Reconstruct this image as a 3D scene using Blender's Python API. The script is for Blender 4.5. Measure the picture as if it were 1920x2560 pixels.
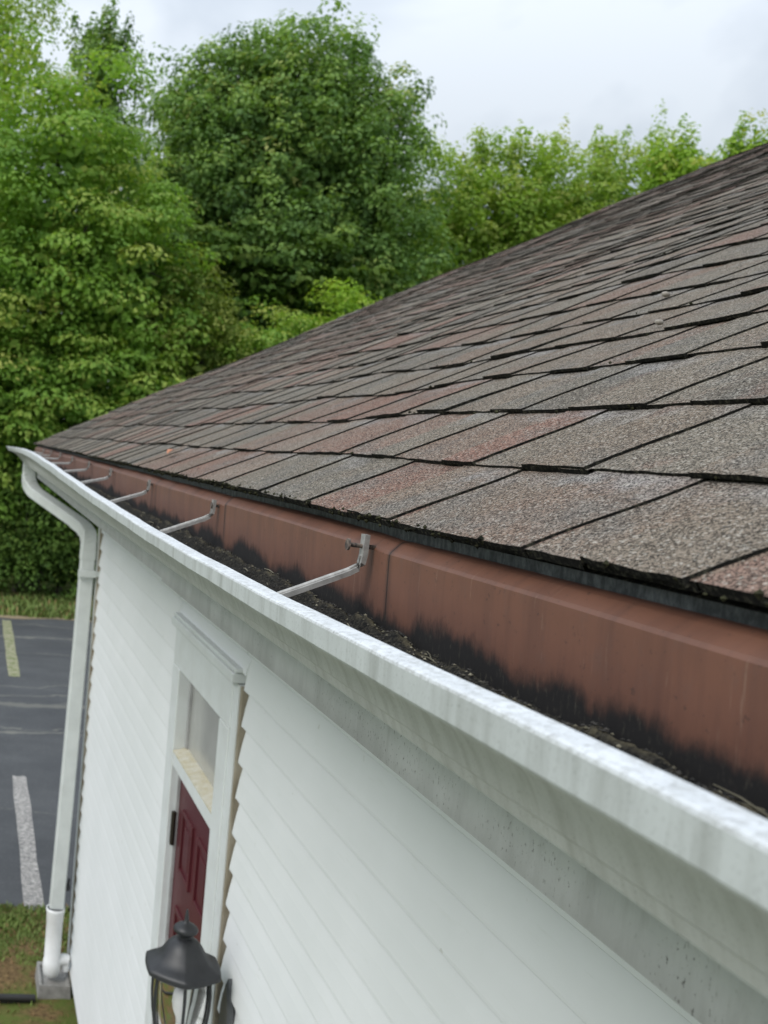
import bpy, math, random
import numpy as np
from mathutils import Vector, Matrix

for o in list(bpy.data.objects):
    bpy.data.objects.remove(o, do_unlink=True)
SC = bpy.context.scene
COL = SC.collection
R = math.radians
random.seed(7)
rng = np.random.default_rng(11)

# ------------------------------------------------------------------ camera
EYE = (0.0, 0.0, 3.45)
cam_d = bpy.data.cameras.new("camera")
cam = bpy.data.objects.new("camera", cam_d)
COL.objects.link(cam)
M = Matrix(((0.99697242, 0.06480320, 0.04297143),
            (-0.03793632, -0.07702222, 0.99630739),
            (0.06787367, -0.99492116, -0.07433064)))   # columns: image right, image down, view
rt, dn, vw = M.col[0], M.col[1], M.col[2]
cam.matrix_world = Matrix(((rt[0], -dn[0], -vw[0], EYE[0]),
                           (rt[1], -dn[1], -vw[1], EYE[1]),
                           (rt[2], -dn[2], -vw[2], EYE[2]),
                           (0, 0, 0, 1)))
cam_d.sensor_fit = 'HORIZONTAL'
cam_d.sensor_width = 36.0
cam_d.lens = 36.0 * 2600.0 / 1920.0
cam_d.shift_x = (960.0 - 49.0) / 1920.0
cam_d.clip_start = 0.02
cam_d.clip_end = 2000.0
cam_d.dof.use_dof = True
cam_d.dof.focus_distance = 1.0
cam_d.dof.aperture_fstop = 17.0
SC.camera = cam

# ------------------------------------------------------------------ sky, sun, exposure
SUN_EL, SUN_AZ = R(42), R(236)       # azimuth clockwise from +Y
world = bpy.data.worlds.new("World")
SC.world = world
world.use_nodes = True
nt = world.node_tree
for n in list(nt.nodes):
    nt.nodes.remove(n)
def wn(t, **k):
    n = nt.nodes.new(t)
    for a, b in k.items():
        setattr(n, a, b)
    return n
wo = wn('ShaderNodeOutputWorld')
bg = wn('ShaderNodeBackground')
sky = wn('ShaderNodeTexSky', sky_type='NISHITA', sun_disc=False)
sky.sun_elevation = SUN_EL
sky.sun_rotation = SUN_AZ
sky.air_density = 1.5
sky.dust_density = 3.0
bg.inputs[1].default_value = 0.12
tc = wn('ShaderNodeTexCoord')
mp = wn('ShaderNodeMapping')
mp.inputs['Scale'].default_value = (1.0, 1.0, 1.7)
mp.inputs['Location'].default_value = (-2.45, -1.44, -3.22)
nz = wn('ShaderNodeTexNoise')
nz.inputs['Scale'].default_value = 2.5
nz.inputs['Detail'].default_value = 5.0
nz.inputs['Roughness'].default_value = 0.5
nz.inputs['Distortion'].default_value = 0.35
rp = wn('ShaderNodeValToRGB')
rp.color_ramp.elements[0].position = 0.41
rp.color_ramp.elements[0].color = (3.35, 3.85, 4.55, 1)
rp.color_ramp.elements[1].position = 0.585
rp.color_ramp.elements[1].color = (5.75, 6.2, 6.75, 1)
sep = wn('ShaderNodeSeparateXYZ')
mr = wn('ShaderNodeMapRange')
mr.inputs['From Min'].default_value = 0.25
mr.inputs['From Max'].default_value = 0.9
mr.inputs['To Min'].default_value = 1.0
mr.inputs['To Max'].default_value = 2.5
mul = wn('ShaderNodeVectorMath', operation='SCALE')
mix = wn('ShaderNodeMix', data_type='RGBA')
mix.inputs['Factor'].default_value = 0.9
L = nt.links.new
L(tc.outputs['Generated'], mp.inputs['Vector'])
L(mp.outputs[0], nz.inputs['Vector'])
L(nz.outputs['Fac'], rp.inputs[0])
L(tc.outputs['Generated'], sep.inputs[0])
L(sep.outputs['Z'], mr.inputs['Value'])
L(rp.outputs[0], mul.inputs[0])
L(mr.outputs[0], mul.inputs['Scale'])
L(sky.outputs[0], mix.inputs['A'])
L(mul.outputs[0], mix.inputs['B'])
L(mix.outputs['Result'], bg.inputs[0])
L(bg.outputs[0], wo.inputs[0])

sun_d = bpy.data.lights.new("sun", 'SUN')
sun_d.energy = 1.5
sun_d.angle = R(28)
sun_d.color = (1.0, 0.97, 0.92)
sun = bpy.data.objects.new("sun", sun_d)
COL.objects.link(sun)
sdir = Vector((math.sin(SUN_AZ) * math.cos(SUN_EL), math.cos(SUN_AZ) * math.cos(SUN_EL), math.sin(SUN_EL)))
sun.rotation_euler = (-sdir).to_track_quat('-Z', 'Y').to_euler()
sun.location = (0, 0, 30)

SC.view_settings.view_transform = 'Standard'
SC.view_settings.look = 'None'
SC.view_settings.exposure = 0.15
SC.view_settings.gamma = 1.0
SC.view_settings.use_curve_mapping = False
SC.cycles.use_denoising = True
SC.cycles.max_bounces = 8
SC.cycles.diffuse_bounces = 4
SC.cycles.transmission_bounces = 8
SC.cycles.transparent_max_bounces = 8

# ------------------------------------------------------------------ helpers: objects
def tag(o, label=None, cat=None, group=None, kind=None):
    if label: o['label'] = label
    if cat: o['category'] = cat
    if group: o['group'] = group
    if kind: o['kind'] = kind
    return o

def empty(name, loc=(0, 0, 0)):
    o = bpy.data.objects.new(name, None)
    o.empty_display_size = 0.2
    o.location = loc
    COL.objects.link(o)
    return o

class MB:
    def __init__(s):
        s.v, s.f, s.m, s.sm, s.uv = [], [], [], [], []
    def add(s, vs, fs, mat=0, smooth=False, uvs=None):
        b = len(s.v)
        s.v += [tuple(p) for p in vs]
        for i, f in enumerate(fs):
            s.f.append(tuple(b + k for k in f))
            s.m.append(mat)
            s.sm.append(smooth)
            s.uv.append(uvs[i] if uvs else None)
    def box(s, lo, hi, mat=0):
        x0, y0, z0 = lo; x1, y1, z1 = hi
        s.add([(x0,y0,z0),(x1,y0,z0),(x1,y1,z0),(x0,y1,z0),(x0,y0,z1),(x1,y0,z1),(x1,y1,z1),(x0,y1,z1)],
              [(0,3,2,1),(4,5,6,7),(0,1,5,4),(1,2,6,5),(2,3,7,6),(3,0,4,7)], mat)
    def tube(s, pts, rad, n=8, mat=0, caps=True, ry=None, twist=0.0, smooth=True, side=None):
        """tube along pts; rad number or list; ry second radius for a flat section; side: reference vector"""
        pts = [Vector(p) for p in pts]
        k = len(pts)
        rad = rad if isinstance(rad, (list, tuple)) else [rad] * k
        ry = rad if ry is None else (ry if isinstance(ry, (list, tuple)) else [ry] * k)
        vs, fs = [], []
        ref = Vector(side) if side else None
        for i, p in enumerate(pts):
            t = (pts[min(i + 1, k - 1)] - pts[max(i - 1, 0)]).normalized()
            r0 = ref if ref else (Vector((0, 0, 1)) if abs(t.z) < 0.9 else Vector((1, 0, 0)))
            a = t.cross(r0)
            if a.length < 1e-6: a = t.cross(Vector((0.3, 1, 0.2)))
            a.normalize()
            b = a.cross(t).normalized()
            for j in range(n):
                th = 2 * math.pi * (j + 0.5) / n + twist
                vs.append(p + a * (math.cos(th) * rad[i]) + b * (math.sin(th) * ry[i]))
        for i in range(k - 1):
            for j in range(n):
                j2 = (j + 1) % n
                fs.append((i*n+j, i*n+j2, (i+1)*n+j2, (i+1)*n+j))
        s.add(vs, fs, mat, smooth)
        if caps:
            s.add(vs[:n], [tuple(range(n))][::-1], mat, False)
            s.add(vs[-n:], [tuple(range(n))], mat, False)
    def lathe(s, prof, n=24, c=(0, 0, 0), mat=0, phase=0.0, smooth=True, shape=None):
        vs, fs = [], []
        for (r, z) in prof:
            for j in range(n):
                th = 2 * math.pi * j / n + phase
                q = r * (shape(th, r) if shape else 1.0)
                vs.append((c[0] + q * math.cos(th), c[1] + q * math.sin(th), c[2] + z))
        for i in range(len(prof) - 1):
            for j in range(n):
                j2 = (j + 1) % n
                fs.append((i*n+j, i*n+j2, (i+1)*n+j2, (i+1)*n+j))
        s.add(vs, fs, mat, smooth)
    def sweep(s, stations, mat=0, closed=False, smooth=False):
        """stations: list of lists of points, same length"""
        n = len(stations[0]); vs = []; fs = []
        for st in stations: vs += st
        for i in range(len(stations) - 1):
            for j in range(n if closed else n - 1):
                j2 = (j + 1) % n
                fs.append((i*n+j, (i+1)*n+j, (i+1)*n+j2, i*n+j2))
        s.add(vs, fs, mat, smooth)
    def build(s, name, mats, parent=None, bevel=0.0):
        me = bpy.data.meshes.new(name)
        me.from_pydata(s.v, [], s.f)
        mats = mats if isinstance(mats, (list, tuple)) else [mats]
        for m in mats: me.materials.append(m)
        me.polygons.foreach_set('material_index', s.m)
        me.polygons.foreach_set('use_smooth', s.sm)
        if any(u is not None for u in s.uv):
            ul = me.uv_layers.new(name='uv')
            flat = []
            for f, u in zip(s.f, s.uv):
                for q in range(len(f)):
                    flat += list(u[q]) if u else [0.0, 0.0]
            ul.data.foreach_set('uv', flat)
        me.update()
        o = bpy.data.objects.new(name, me)
        COL.objects.link(o)
        if parent:
            o.parent = parent
            o.matrix_parent_inverse = Matrix.Translation(-Vector(parent_world(parent)))
        if bevel > 0:
            b = o.modifiers.new('bevel', 'BEVEL')
            b.width = bevel; b.segments = 2; b.limit_method = 'ANGLE'
        return o

def parent_world(p):
    v = Vector(p.location)
    q = p.parent
    while q:
        v = v + Vector(q.location); q = q.parent
    return v if p.type == 'EMPTY' else Vector((0, 0, 0)) if not p.parent else Vector((0, 0, 0)) + chain(p)

def chain(p):
    # meshes are built in world coordinates, so their own frame is the world frame
    return Vector((0, 0, 0))

# ------------------------------------------------------------------ helpers: materials
class Mat:
    def __init__(s, name):
        s.m = bpy.data.materials.new(name)
        s.m.use_nodes = True
        s.t = s.m.node_tree
        s.b = s.t.nodes['Principled BSDF']
        s.out = s.t.nodes['Material Output']
        s._tc = None
    def n(s, t, **k):
        n = s.t.nodes.new(t)
        for a, b in k.items(): setattr(n, a, b)
        return n
    def l(s, a, b): s.t.links.new(a, b)
    @property
    def co(s):
        if s._tc is None: s._tc = s.n('ShaderNodeTexCoord')
        return s._tc.outputs['Object']
    def scaled(s, sc, loc=(0, 0, 0), src=None):
        m = s.n('ShaderNodeMapping')
        m.inputs['Scale'].default_value = sc
        m.inputs['Location'].default_value = loc
        s.l(src or s.co, m.inputs['Vector'])
        return m.outputs[0]
    def noise(s, scale, detail=4, rough=0.55, vec=None, dist=0.0):
        n = s.n('ShaderNodeTexNoise')
        n.inputs['Scale'].default_value = scale
        n.inputs['Detail'].default_value = detail
        n.inputs['Roughness'].default_value = rough
        n.inputs['Distortion'].default_value = dist
        s.l(vec or s.co, n.inputs['Vector'])
        return n.outputs['Fac']
    def voro(s, scale, vec=None, out='Color'):
        n = s.n('ShaderNodeTexVoronoi')
        n.inputs['Scale'].default_value = scale
        s.l(vec or s.co, n.inputs['Vector'])
        return n.outputs[out]
    def ramp(s, fac, stops, interp='LINEAR'):
        r = s.n('ShaderNodeValToRGB')
        cr = r.color_ramp
        cr.interpolation = interp
        while len(cr.elements) < len(stops): cr.elements.new(0.5)
        for e, (p, c) in zip(cr.elements, stops):
            e.position = p
            e.color = (c, c, c, 1) if isinstance(c, (int, float)) else (*c, 1)
        s.l(fac, r.inputs[0])
        return r.outputs[0]
    def mix(s, fac, a, b, mode='MIX'):
        m = s.n('ShaderNodeMix', data_type='RGBA', blend_type=mode)
        for inp, v in ((m.inputs['Factor'], fac), (m.inputs['A'], a), (m.inputs['B'], b)):
            if isinstance(v, (int, float)): inp.default_value = v if inp.type == 'VALUE' else (v, v, v, 1)
            elif isinstance(v, tuple): inp.default_value = (*v, 1)
            else: s.l(v, inp)
        return m.outputs['Result']
    def math(s, op, a, b=None, clamp=False):
        m = s.n('ShaderNodeMath', operation=op, use_clamp=clamp)
        for i, v in enumerate((a, b)):
            if v is None: continue
            if isinstance(v, (int, float)): m.inputs[i].default_value = v
            else: s.l(v, m.inputs[i])
        return m.outputs[0]
    def smooth(s, v, a, b):
        m = s.n('ShaderNodeMapRange', interpolation_type='SMOOTHSTEP')
        m.inputs['From Min'].default_value = a
        m.inputs['From Max'].default_value = b
        s.l(v, m.inputs['Value'])
        return m.outputs[0]
    def xyz(s, src=None):
        n = s.n('ShaderNodeSeparateXYZ')
        s.l(src or s.co, n.inputs[0])
        return n.outputs
    def bump(s, h, strength=0.3, dist=0.01):
        b = s.n('ShaderNodeBump')
        b.inputs['Strength'].default_value = strength
        b.inputs['Distance'].default_value = dist
        s.l(h, b.inputs['Height'])
        s.l(b.outputs[0], s.b.inputs['Normal'])
    def col(s, c):
        if isinstance(c, tuple): s.b.inputs['Base Color'].default_value = (*c, 1)
        else: s.l(c, s.b.inputs['Base Color'])
    def rough(s, r):
        if isinstance(r, (int, float)): s.b.inputs['Roughness'].default_value = r
        else: s.l(r, s.b.inputs['Roughness'])
    def set(s, **k):
        for a, b in k.items():
            s.b.inputs[a.replace('_', ' ')].default_value = b

# siding: white vinyl, faint grey mottling
A = Mat('vinyl_siding')
n1 = A.noise(2.2, 5, 0.6)
n2 = A.noise(38, 4, 0.6, A.scaled((1, 0.25, 1.6)))
c = A.mix(A.ramp(n1, [(0.35, 0.0), (0.7, 1.0)]), (0.70, 0.72, 0.72), (0.75, 0.765, 0.77))
c = A.mix(A.ramp(n2, [(0.62, 0.0), (0.80, 0.35)]), c, (0.60, 0.62, 0.58))
sp = A.ramp(A.noise(26, 2, 0.5), [(0.735, 0.0), (0.76, 0.55)])
c = A.mix(sp, c, (0.50, 0.50, 0.46))
A.col(c); A.rough(0.55); A.set(Specular_IOR_Level=0.3)
A.bump(A.noise(260, 2, 0.5), 0.04, 0.002)
M_SIDING = A.m
M_LAP = None

A = Mat('siding_lap_shadow')  # lap shadow line painted as a darker strip along each board's bottom edge
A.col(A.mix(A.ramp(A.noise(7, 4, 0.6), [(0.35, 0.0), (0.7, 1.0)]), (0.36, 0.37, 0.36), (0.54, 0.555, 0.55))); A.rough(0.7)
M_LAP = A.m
# house trim paint, off white
A = Mat('trim_paint')
c = A.mix(A.ramp(A.noise(9, 5, 0.65), [(0.4, 0.0), (0.75, 1.0)]), (0.68, 0.71, 0.71), (0.60, 0.62, 0.61))
A.col(c); A.rough(0.5)
M_TRIM = A.m

# trim sides with brown algae dirt
A = Mat('stained_trim')
c = A.mix(A.ramp(A.noise(14, 5, 0.7, A.scaled((1, 1, 0.4))), [(0.32, 0.0), (0.62, 1.0)]), (0.36, 0.32, 0.25), (0.20, 0.165, 0.11))
A.col(c); A.rough(0.75)
M_STAIN = A.m

# mouldy yellowish sill
A = Mat('mossy_sill')
c = A.mix(A.ramp(A.noise(22, 5, 0.7), [(0.38, 0.0), (0.62, 1.0)]), (0.60, 0.58, 0.50), (0.50, 0.45, 0.30))
c = A.mix(A.ramp(A.noise(60, 3, 0.7), [(0.6, 0.0), (0.75, 0.7)]), c, (0.22, 0.2, 0.13))
A.col(c); A.rough(0.8)
M_SILL = A.m

# gutter: weathered white enamel with chalk, lichen specks on the rim, runs on the front
def gutter_mat(name, base, dirt, amount):
    A = Mat(name)
    X, Y, Z = A.xyz()
    st = A.noise(55, 5, 0.65, A.scaled((0.35, 1.0, 0.10)))
    bl = A.noise(16, 5, 0.6)
    fine = A.noise(420, 3, 0.7)
    c = A.mix(A.ramp(bl, [(0.35, 0.0), (0.7, 1.0)]), base, tuple(x * 0.90 for x in base))
    c = A.mix(A.ramp(st, [(0.46, 0.0), (0.72, amount)]), c, dirt)
    c = A.mix(A.ramp(fine, [(0.56, 0.0), (0.74, 0.45)]), c, tuple(x * 0.62 for x in dirt))
    A.col(c); A.rough(0.6); A.set(Specular_IOR_Level=0.35)
    A.bump(A.noise(500, 3, 0.6), 0.10, 0.001)
    return A.m
M_GUT = gutter_mat('gutter_enamel', (0.54, 0.565, 0.56), (0.30, 0.31, 0.29), 0.75)
M_COVE = gutter_mat('gutter_cove_grime', (0.54, 0.545, 0.53), (0.30, 0.30, 0.27), 0.6)

A = Mat('gutter_rim_lichen')
f1 = A.noise(150, 5, 0.7)
f2 = A.noise(30, 3, 0.6, A.scaled((1, 0.6, 1)))
f3 = A.noise(260, 4, 0.75, A.scaled((1, 1.6, 1)))
c = A.mix(A.ramp(f2, [(0.35, 0.0), (0.7, 1.0)]), (0.64, 0.66, 0.67), (0.54, 0.56, 0.57))
c = A.mix(A.ramp(f1, [(0.46, 0.0), (0.60, 0.8)]), c, (0.42, 0.43, 0.42))
c = A.mix(A.ramp(f3, [(0.58, 0.0), (0.66, 0.8)]), c, (0.20, 0.20, 0.19))
A.col(c); A.rough(0.75)
A.bump(A.noise(320, 4, 0.7), 0.35, 0.0015)
M_RIM = A.m

# grey peeling fascia board
A = Mat('peeling_fascia_paint')
st = A.noise(30, 6, 0.7, A.scaled((1, 1.0, 0.22)))
c = A.mix(A.ramp(A.noise(7, 5, 0.6), [(0.35, 0.0), (0.7, 1.0)]), (0.47, 0.48, 0.475), (0.56, 0.57, 0.565))
c = A.mix(A.ramp(st, [(0.5, 0.0), (0.75, 0.65)]), c, (0.33, 0.33, 0.32))
X, Y, Z = A.xyz()
low = A.smooth(A.math('ADD', Z, A.math('MULTIPLY', A.noise(24, 4, 0.6, A.scaled((1, 1, 0.3))), 0.05)), 3.222, 3.176)
c = A.mix(A.math('MULTIPLY', low, 0.55), c, (0.20, 0.20, 0.19))
patch = A.ramp(A.noise(8, 4, 0.6, A.scaled((0, 1.0, 0.18), (0.3, 0, 0))), [(0.47, 0.0), (0.60, 1.0)])
dd = A.noise(330, 3, 0.65, A.scaled((0, 1.0, 0.55)))
crack = A.math('MULTIPLY', A.ramp(dd, [(0.61, 0.0), (0.65, 1.0)]), patch)
c = A.mix(A.math('MULTIPLY', crack, 0.8), c, (0.10, 0.095, 0.09))
A.col(c); A.rough(0.7)
A.bump(A.math('SUBTRACT', A.noise(120, 4, 0.6), crack), 0.25, 0.002)
M_FASCIA = A.m

# brown aluminium apron behind the gutter with the black tide mark
A = Mat('brown_apron_metal')
X, Y, Z = A.xyz()
wob = A.noise(8, 8, 0.64, A.scaled((0.0, 1.0, 0.6)))
wob2 = A.noise(110, 4, 0.7, A.scaled((0.0, 1.0, 0.22)))
edge = A.math('ADD', A.math('MULTIPLY', wob, 0.080), A.math('MULTIPLY', wob2, 0.009))
h = A.math('SUBTRACT', Z, edge)
dirt = A.smooth(h, 3.277, 3.259)
soft = A.smooth(h, 3.302, 3.255)
base = A.mix(A.ramp(A.noise(10, 5, 0.6), [(0.35, 0.0), (0.7, 1.0)]), (0.180, 0.083, 0.053), (0.155, 0.071, 0.046))
base = A.mix(A.ramp(A.noise(34, 5, 0.7, A.scaled((0, 1, 0.09))), [(0.46, 0.0), (0.72, 0.6)]), base, (0.088, 0.045, 0.034))
streak = A.ramp(A.noise(210, 3, 0.6, A.scaled((0, 1, 0.045))), [(0.62, 0.0), (0.68, 0.42)])
sp = A.math('MULTIPLY', streak, A.ramp(A.noise(40, 3, 0.7), [(0.45, 0.0), (0.6, 1.0)]))
base = A.mix(sp, base, (0.36, 0.25, 0.18))
base = A.mix(A.ramp(A.noise(75, 5, 0.75, A.scaled((0.3, 1, 0.5))), [(0.55, 0.0), (0.72, 0.35)]), base, (0.125, 0.078, 0.062))
base = A.mix(A.math('MULTIPLY', soft, 0.45), base, (0.07, 0.032, 0.026))
base = A.mix(A.ramp(A.noise(200, 3, 0.6), [(0.64, 0.0), (0.69, 0.6)]), base, (0.06, 0.036, 0.028))
dm = None
for y0 in (0.29, 0.941, 1.585, 2.215, 2.885, 3.475, 4.115, 4.735, 5.365, 5.985):
    d = A.math('ABSOLUTE', A.math('SUBTRACT', Y, y0 - 0.001))
    dm = d if dm is None else A.math('MINIMUM', dm, d)
run = A.math('MULTIPLY', A.smooth(A.math('ADD', dm, A.math('MULTIPLY', A.noise(60, 4, 0.6, A.scaled((0, 1, 0.3))), 0.008)), 0.016, 0.003), 0.55)
base = A.mix(run, base, (0.045, 0.026, 0.020))
base = A.mix(A.math('MULTIPLY', A.smooth(dm, 0.0022, 0.0008), 0.8), base, (0.02, 0.013, 0.011))
blk = A.mix(A.ramp(A.noise(240, 4, 0.75, A.scaled((0, 1, 0.35))), [(0.56, 0.0), (0.76, 0.55)]), (0.010, 0.009, 0.009), (0.11, 0.10, 0.075))
A.col(A.mix(dirt, base, blk)); A.rough(A.math('ADD', A.math('MULTIPLY', dirt, 0.35), 0.48))
A.set(Specular_IOR_Level=0.35)
A.bump(A.noise(60, 3, 0.6), 0.05, 0.002)
M_BROWN = A.m

A = Mat('dark_drip_edge')
c = A.mix(A.ramp(A.noise(130, 5, 0.7, A.scaled((0, 1, 0.5))), [(0.42, 0.0), (0.68, 1.0)]), (0.045, 0.051, 0.056), (0.165, 0.180, 0.190))
A.col(c); A.rough(0.65)
M_DRIP = A.m
A = Mat('worn_zinc_lip')
c = A.mix(A.ramp(A.noise(120, 4, 0.7, A.scaled((0, 1, 0.5))), [(0.45, 0.0), (0.6, 1.0)]), (0.05, 0.05, 0.045), (0.36, 0.37, 0.34))
A.col(c); A.rough(0.6)
M_ZINC = A.m

# shingles
A = Mat('shingle_granules')
at = A.n('ShaderNodeAttribute', attribute_name='tone')
tone = at.outputs['Fac']
uvn = A.n('ShaderNodeUVMap', uv_map='uv')
su = A.xyz(uvn.outputs[0])
v = su[1]
base = A.ramp(tone, [(0.0, (0.086, 0.079, 0.069)), (0.28, (0.120, 0.110, 0.094)), (0.5, (0.120, 0.099, 0.081)),
                     (0.72, (0.128, 0.088, 0.074)), (0.9, (0.138, 0.082, 0.067)), (1.0, (0.145, 0.128, 0.110))])
blotch = A.noise(22, 4, 0.6)
base = A.mix(A.ramp(blotch, [(0.4, 0.0), (0.7, 0.30)]), base, (0.128, 0.118, 0.104))
blot2 = A.noise(9, 4, 0.65)
base = A.mix(A.ramp(blot2, [(0.5, 0.0), (0.75, 0.35)]), base, (0.066, 0.060, 0.055))
# cleaner bluish granules just under the next butt
band = A.smooth(A.math('ADD', v, A.math('MULTIPLY', A.math('SUBTRACT', A.noise(28, 4, 0.6), 0.5), 0.75)), 0.66, 0.92)
band = A.math('MULTIPLY', band, A.ramp(A.noise(6.5, 3, 0.6), [(0.45, 0.0), (0.66, 0.7)]))
rust = A.ramp(A.noise(14, 5, 0.65, A.scaled((1, 1, 1), (3, 1, 2))), [(0.56, 0.0), (0.72, 0.45)])
base = A.mix(rust, base, (0.112, 0.068, 0.056))
slate = A.ramp(A.noise(11, 5, 0.65, A.scaled((1, 1, 1), (7, 4, 2))), [(0.50, 0.0), (0.66, 0.6)])
base = A.mix(slate, base, (0.098, 0.099, 0.097))
base = A.mix(band, base, (0.180, 0.184, 0.192))
gr = A.xyz(A.voro(880))[0]
gr2 = A.noise(640, 3, 0.7)
g = A.math('ADD', A.math('MULTIPLY', gr, 0.8), A.math('MULTIPLY', gr2, 1.1))
gm = A.ramp(g, [(0.45, 0.16), (0.95, 0.95), (1.42, 2.7)])
c = A.mix(1.0, A.mix(1.0, base, (0.75, 0.71, 0.655), 'MULTIPLY'), gm, 'MULTIPLY')
c = A.mix(A.ramp(A.xyz(A.voro(620))[1], [(0.90, 0.0), (0.93, 0.6)]), c, (0.46, 0.43, 0.37))
A.col(c); A.rough(0.95); A.set(Specular_IOR_Level=0.15)
A.bump(A.math('ADD', gr, gr2), 0.55, 0.0016)
M_SHINGLE = A.m
A = Mat('asphalt_cut_edge')
c = A.mix(A.ramp(A.noise(240, 4, 0.7), [(0.5, 0.0), (0.72, 1.0)]), (0.010, 0.010, 0.009), (0.075, 0.072, 0.052))
A.col(c); A.rough(0.95); A.set(Specular_IOR_Level=0.1)
M_EDGE = A.m
A = Mat('roof_moss')
c = A.mix(A.ramp(A.noise(170, 3, 0.7), [(0.4, 0.0), (0.66, 1.0)]), (0.010, 0.010, 0.008), (0.055, 0.055, 0.030))
A.col(c); A.rough(1.0); A.set(Specular_IOR_Level=0.05)
M_MOSS = A.m

# gutter debris
A = Mat('gutter_silt')
a1 = A.noise(95, 5, 0.75)
a2 = A.noise(330, 4, 0.7)
c = A.mix(A.ramp(a2, [(0.42, 0.0), (0.72, 1.0)]), (0.008, 0.008, 0.008), (0.060, 0.055, 0.043))
X, Y, Z = A.xyz()
rd = A.smooth(A.math('ADD', X, A.math('MULTIPLY', A.math('SUBTRACT', A.noise(16, 4, 0.6, A.scaled((0, 1, 0))), 0.5), 0.022)), 0.3685, 0.3755)
rd2 = A.smooth(A.math('ADD', X, A.math('MULTIPLY', A.math('SUBTRACT', A.noise(16, 4, 0.6, A.scaled((0, 1, 0))), 0.5), 0.022)), 0.383, 0.378)
ridge = A.math('MULTIPLY', A.math('MULTIPLY', rd, rd2), A.ramp(a1, [(0.40, 0.0), (0.60, 1.0)]))
c = A.mix(A.math('MULTIPLY', ridge, 0.85), c, (0.135, 0.118, 0.075))
A.col(c); A.rough(0.95); A.set(Specular_IOR_Level=0.15)
A.bump(A.math('ADD', a1, a2), 0.7, 0.004)
M_SILT = A.m
A = Mat('silt_grains')
at = A.n('ShaderNodeAttribute', attribute_name='tone')
A.col(A.ramp(at.outputs['Fac'], [(0.0, (0.012, 0.012, 0.011)), (0.55, (0.05, 0.045, 0.038)), (0.85, (0.11, 0.10, 0.065)), (1.0, (0.24, 0.22, 0.16))]))
A.rough(0.9)
M_GRAIN = A.m

# hangers
A = Mat('dull_aluminium')
c = A.mix(A.ramp(A.noise(120, 4, 0.65), [(0.35, 0.0), (0.7, 1.0)]), (0.42, 0.41, 0.385), (0.27, 0.26, 0.24))
A.col(c); A.rough(0.55); A.set(Metallic=0.35)
M_ALU = A.m
A = Mat('rusty_nail')
c = A.mix(A.ramp(A.noise(160, 4, 0.65), [(0.4, 0.0), (0.65, 1.0)]), (0.055, 0.045, 0.042), (0.24, 0.19, 0.15))
A.col(c); A.rough(0.7); A.set(Metallic=0.3)
M_NAIL = A.m

def flat(name, col, rough=0.5, var=0.12, scale=20, **k):
    A = Mat(name)
    c = A.mix(A.ramp(A.noise(scale, 5, 0.6), [(0.35, 0.0), (0.7, 1.0)]), col, tuple(x * (1 - var * 2) for x in col))
    A.col(c); A.rough(rough)
    A.set(**k)
    return A.m
M_SPOUT = flat('downspout_enamel', (0.63, 0.66, 0.64), 0.5, 0.07, 8)
M_PVC = flat('white_pvc', (0.80, 0.81, 0.81), 0.35, 0.05, 14)
M_BLACKP = flat('black_metal', (0.030, 0.031, 0.034), 0.45, 0.15, 30)
M_BLOCK = flat('weathered_concrete', (0.30, 0.29, 0.27), 0.9, 0.2, 26)
M_FOUND = flat('foundation_concrete', (0.25, 0.24, 0.22), 0.9, 0.15, 8)
M_DOOR = flat('maroon_door_paint', (0.085, 0.0125, 0.018), 0.4, 0.08, 6)
M_JAMB = flat('grey_jamb', (0.42, 0.42, 0.42), 0.6, 0.15, 14)
M_HINGE = flat('dark_bronze_hinge', (0.035, 0.028, 0.020), 0.5, 0.1, 60, Metallic=0.5)
M_PLATE = flat('grey_backplate', (0.10, 0.105, 0.11), 0.42, 0.12, 30)
M_EDGING = flat('black_edging', (0.018, 0.018, 0.018), 0.6, 0.1, 30)
M_BLADE = flat('grass_blade', (0.150, 0.215, 0.040), 0.7, 0.22, 2.5)
M_STRAW = flat('dry_straw', (0.27, 0.17, 0.07), 0.8, 0.2, 5)
M_LEAFO = flat('orange_leaf', (0.50, 0.20, 0.10), 0.6, 0.1, 60)
M_PEBBLE = flat('pale_pebble', (0.30, 0.27, 0.23), 0.9, 0.1, 80)
M_BULB = flat('frosted_bulb', (0.80, 0.80, 0.82), 0.3, 0.03, 20)
M_BARK = flat('bark', (0.085, 0.070, 0.055), 0.9, 0.25, 12)
M_WINPANE = flat('pale_transom_glass', (0.40, 0.40, 0.38), 0.16, 0.07, 9, Specular_IOR_Level=0.6)  # opaque pane with a pale grey base colour
M_PAINT = None

A = Mat('clear_glass')
A.set(Transmission_Weight=1.0, Roughness=0.03, IOR=1.25)
A.col((0.96, 0.95, 0.92))
M_GLASS = A.m

A = Mat('worn_white_paint')
w = A.noise(16, 5, 0.75)
c = A.mix(A.ramp(w, [(0.42, 0.0), (0.58, 1.0)]), (0.42, 0.395, 0.365), (0.27, 0.255, 0.235))
c = A.mix(A.ramp(A.noise(42, 5, 0.8, A.scaled((1, 1.6, 1))), [(0.49, 0.0), (0.56, 0.9)]), c, (0.085, 0.085, 0.09))
A.col(c); A.rough(0.85)
M_PAINT = A.m
A = Mat('mossy_worn_paint')
w = A.noise(9, 5, 0.75)
c = A.mix(A.ramp(w, [(0.42, 0.0), (0.60, 1.0)]), (0.30, 0.28, 0.19), (0.13, 0.155, 0.055))
c = A.mix(A.ramp(A.noise(20, 5, 0.8), [(0.60, 0.0), (0.66, 0.8)]), c, (0.10, 0.10, 0.10))
A.col(c); A.rough(0.9)
M_PAINT2 = A.m

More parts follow.
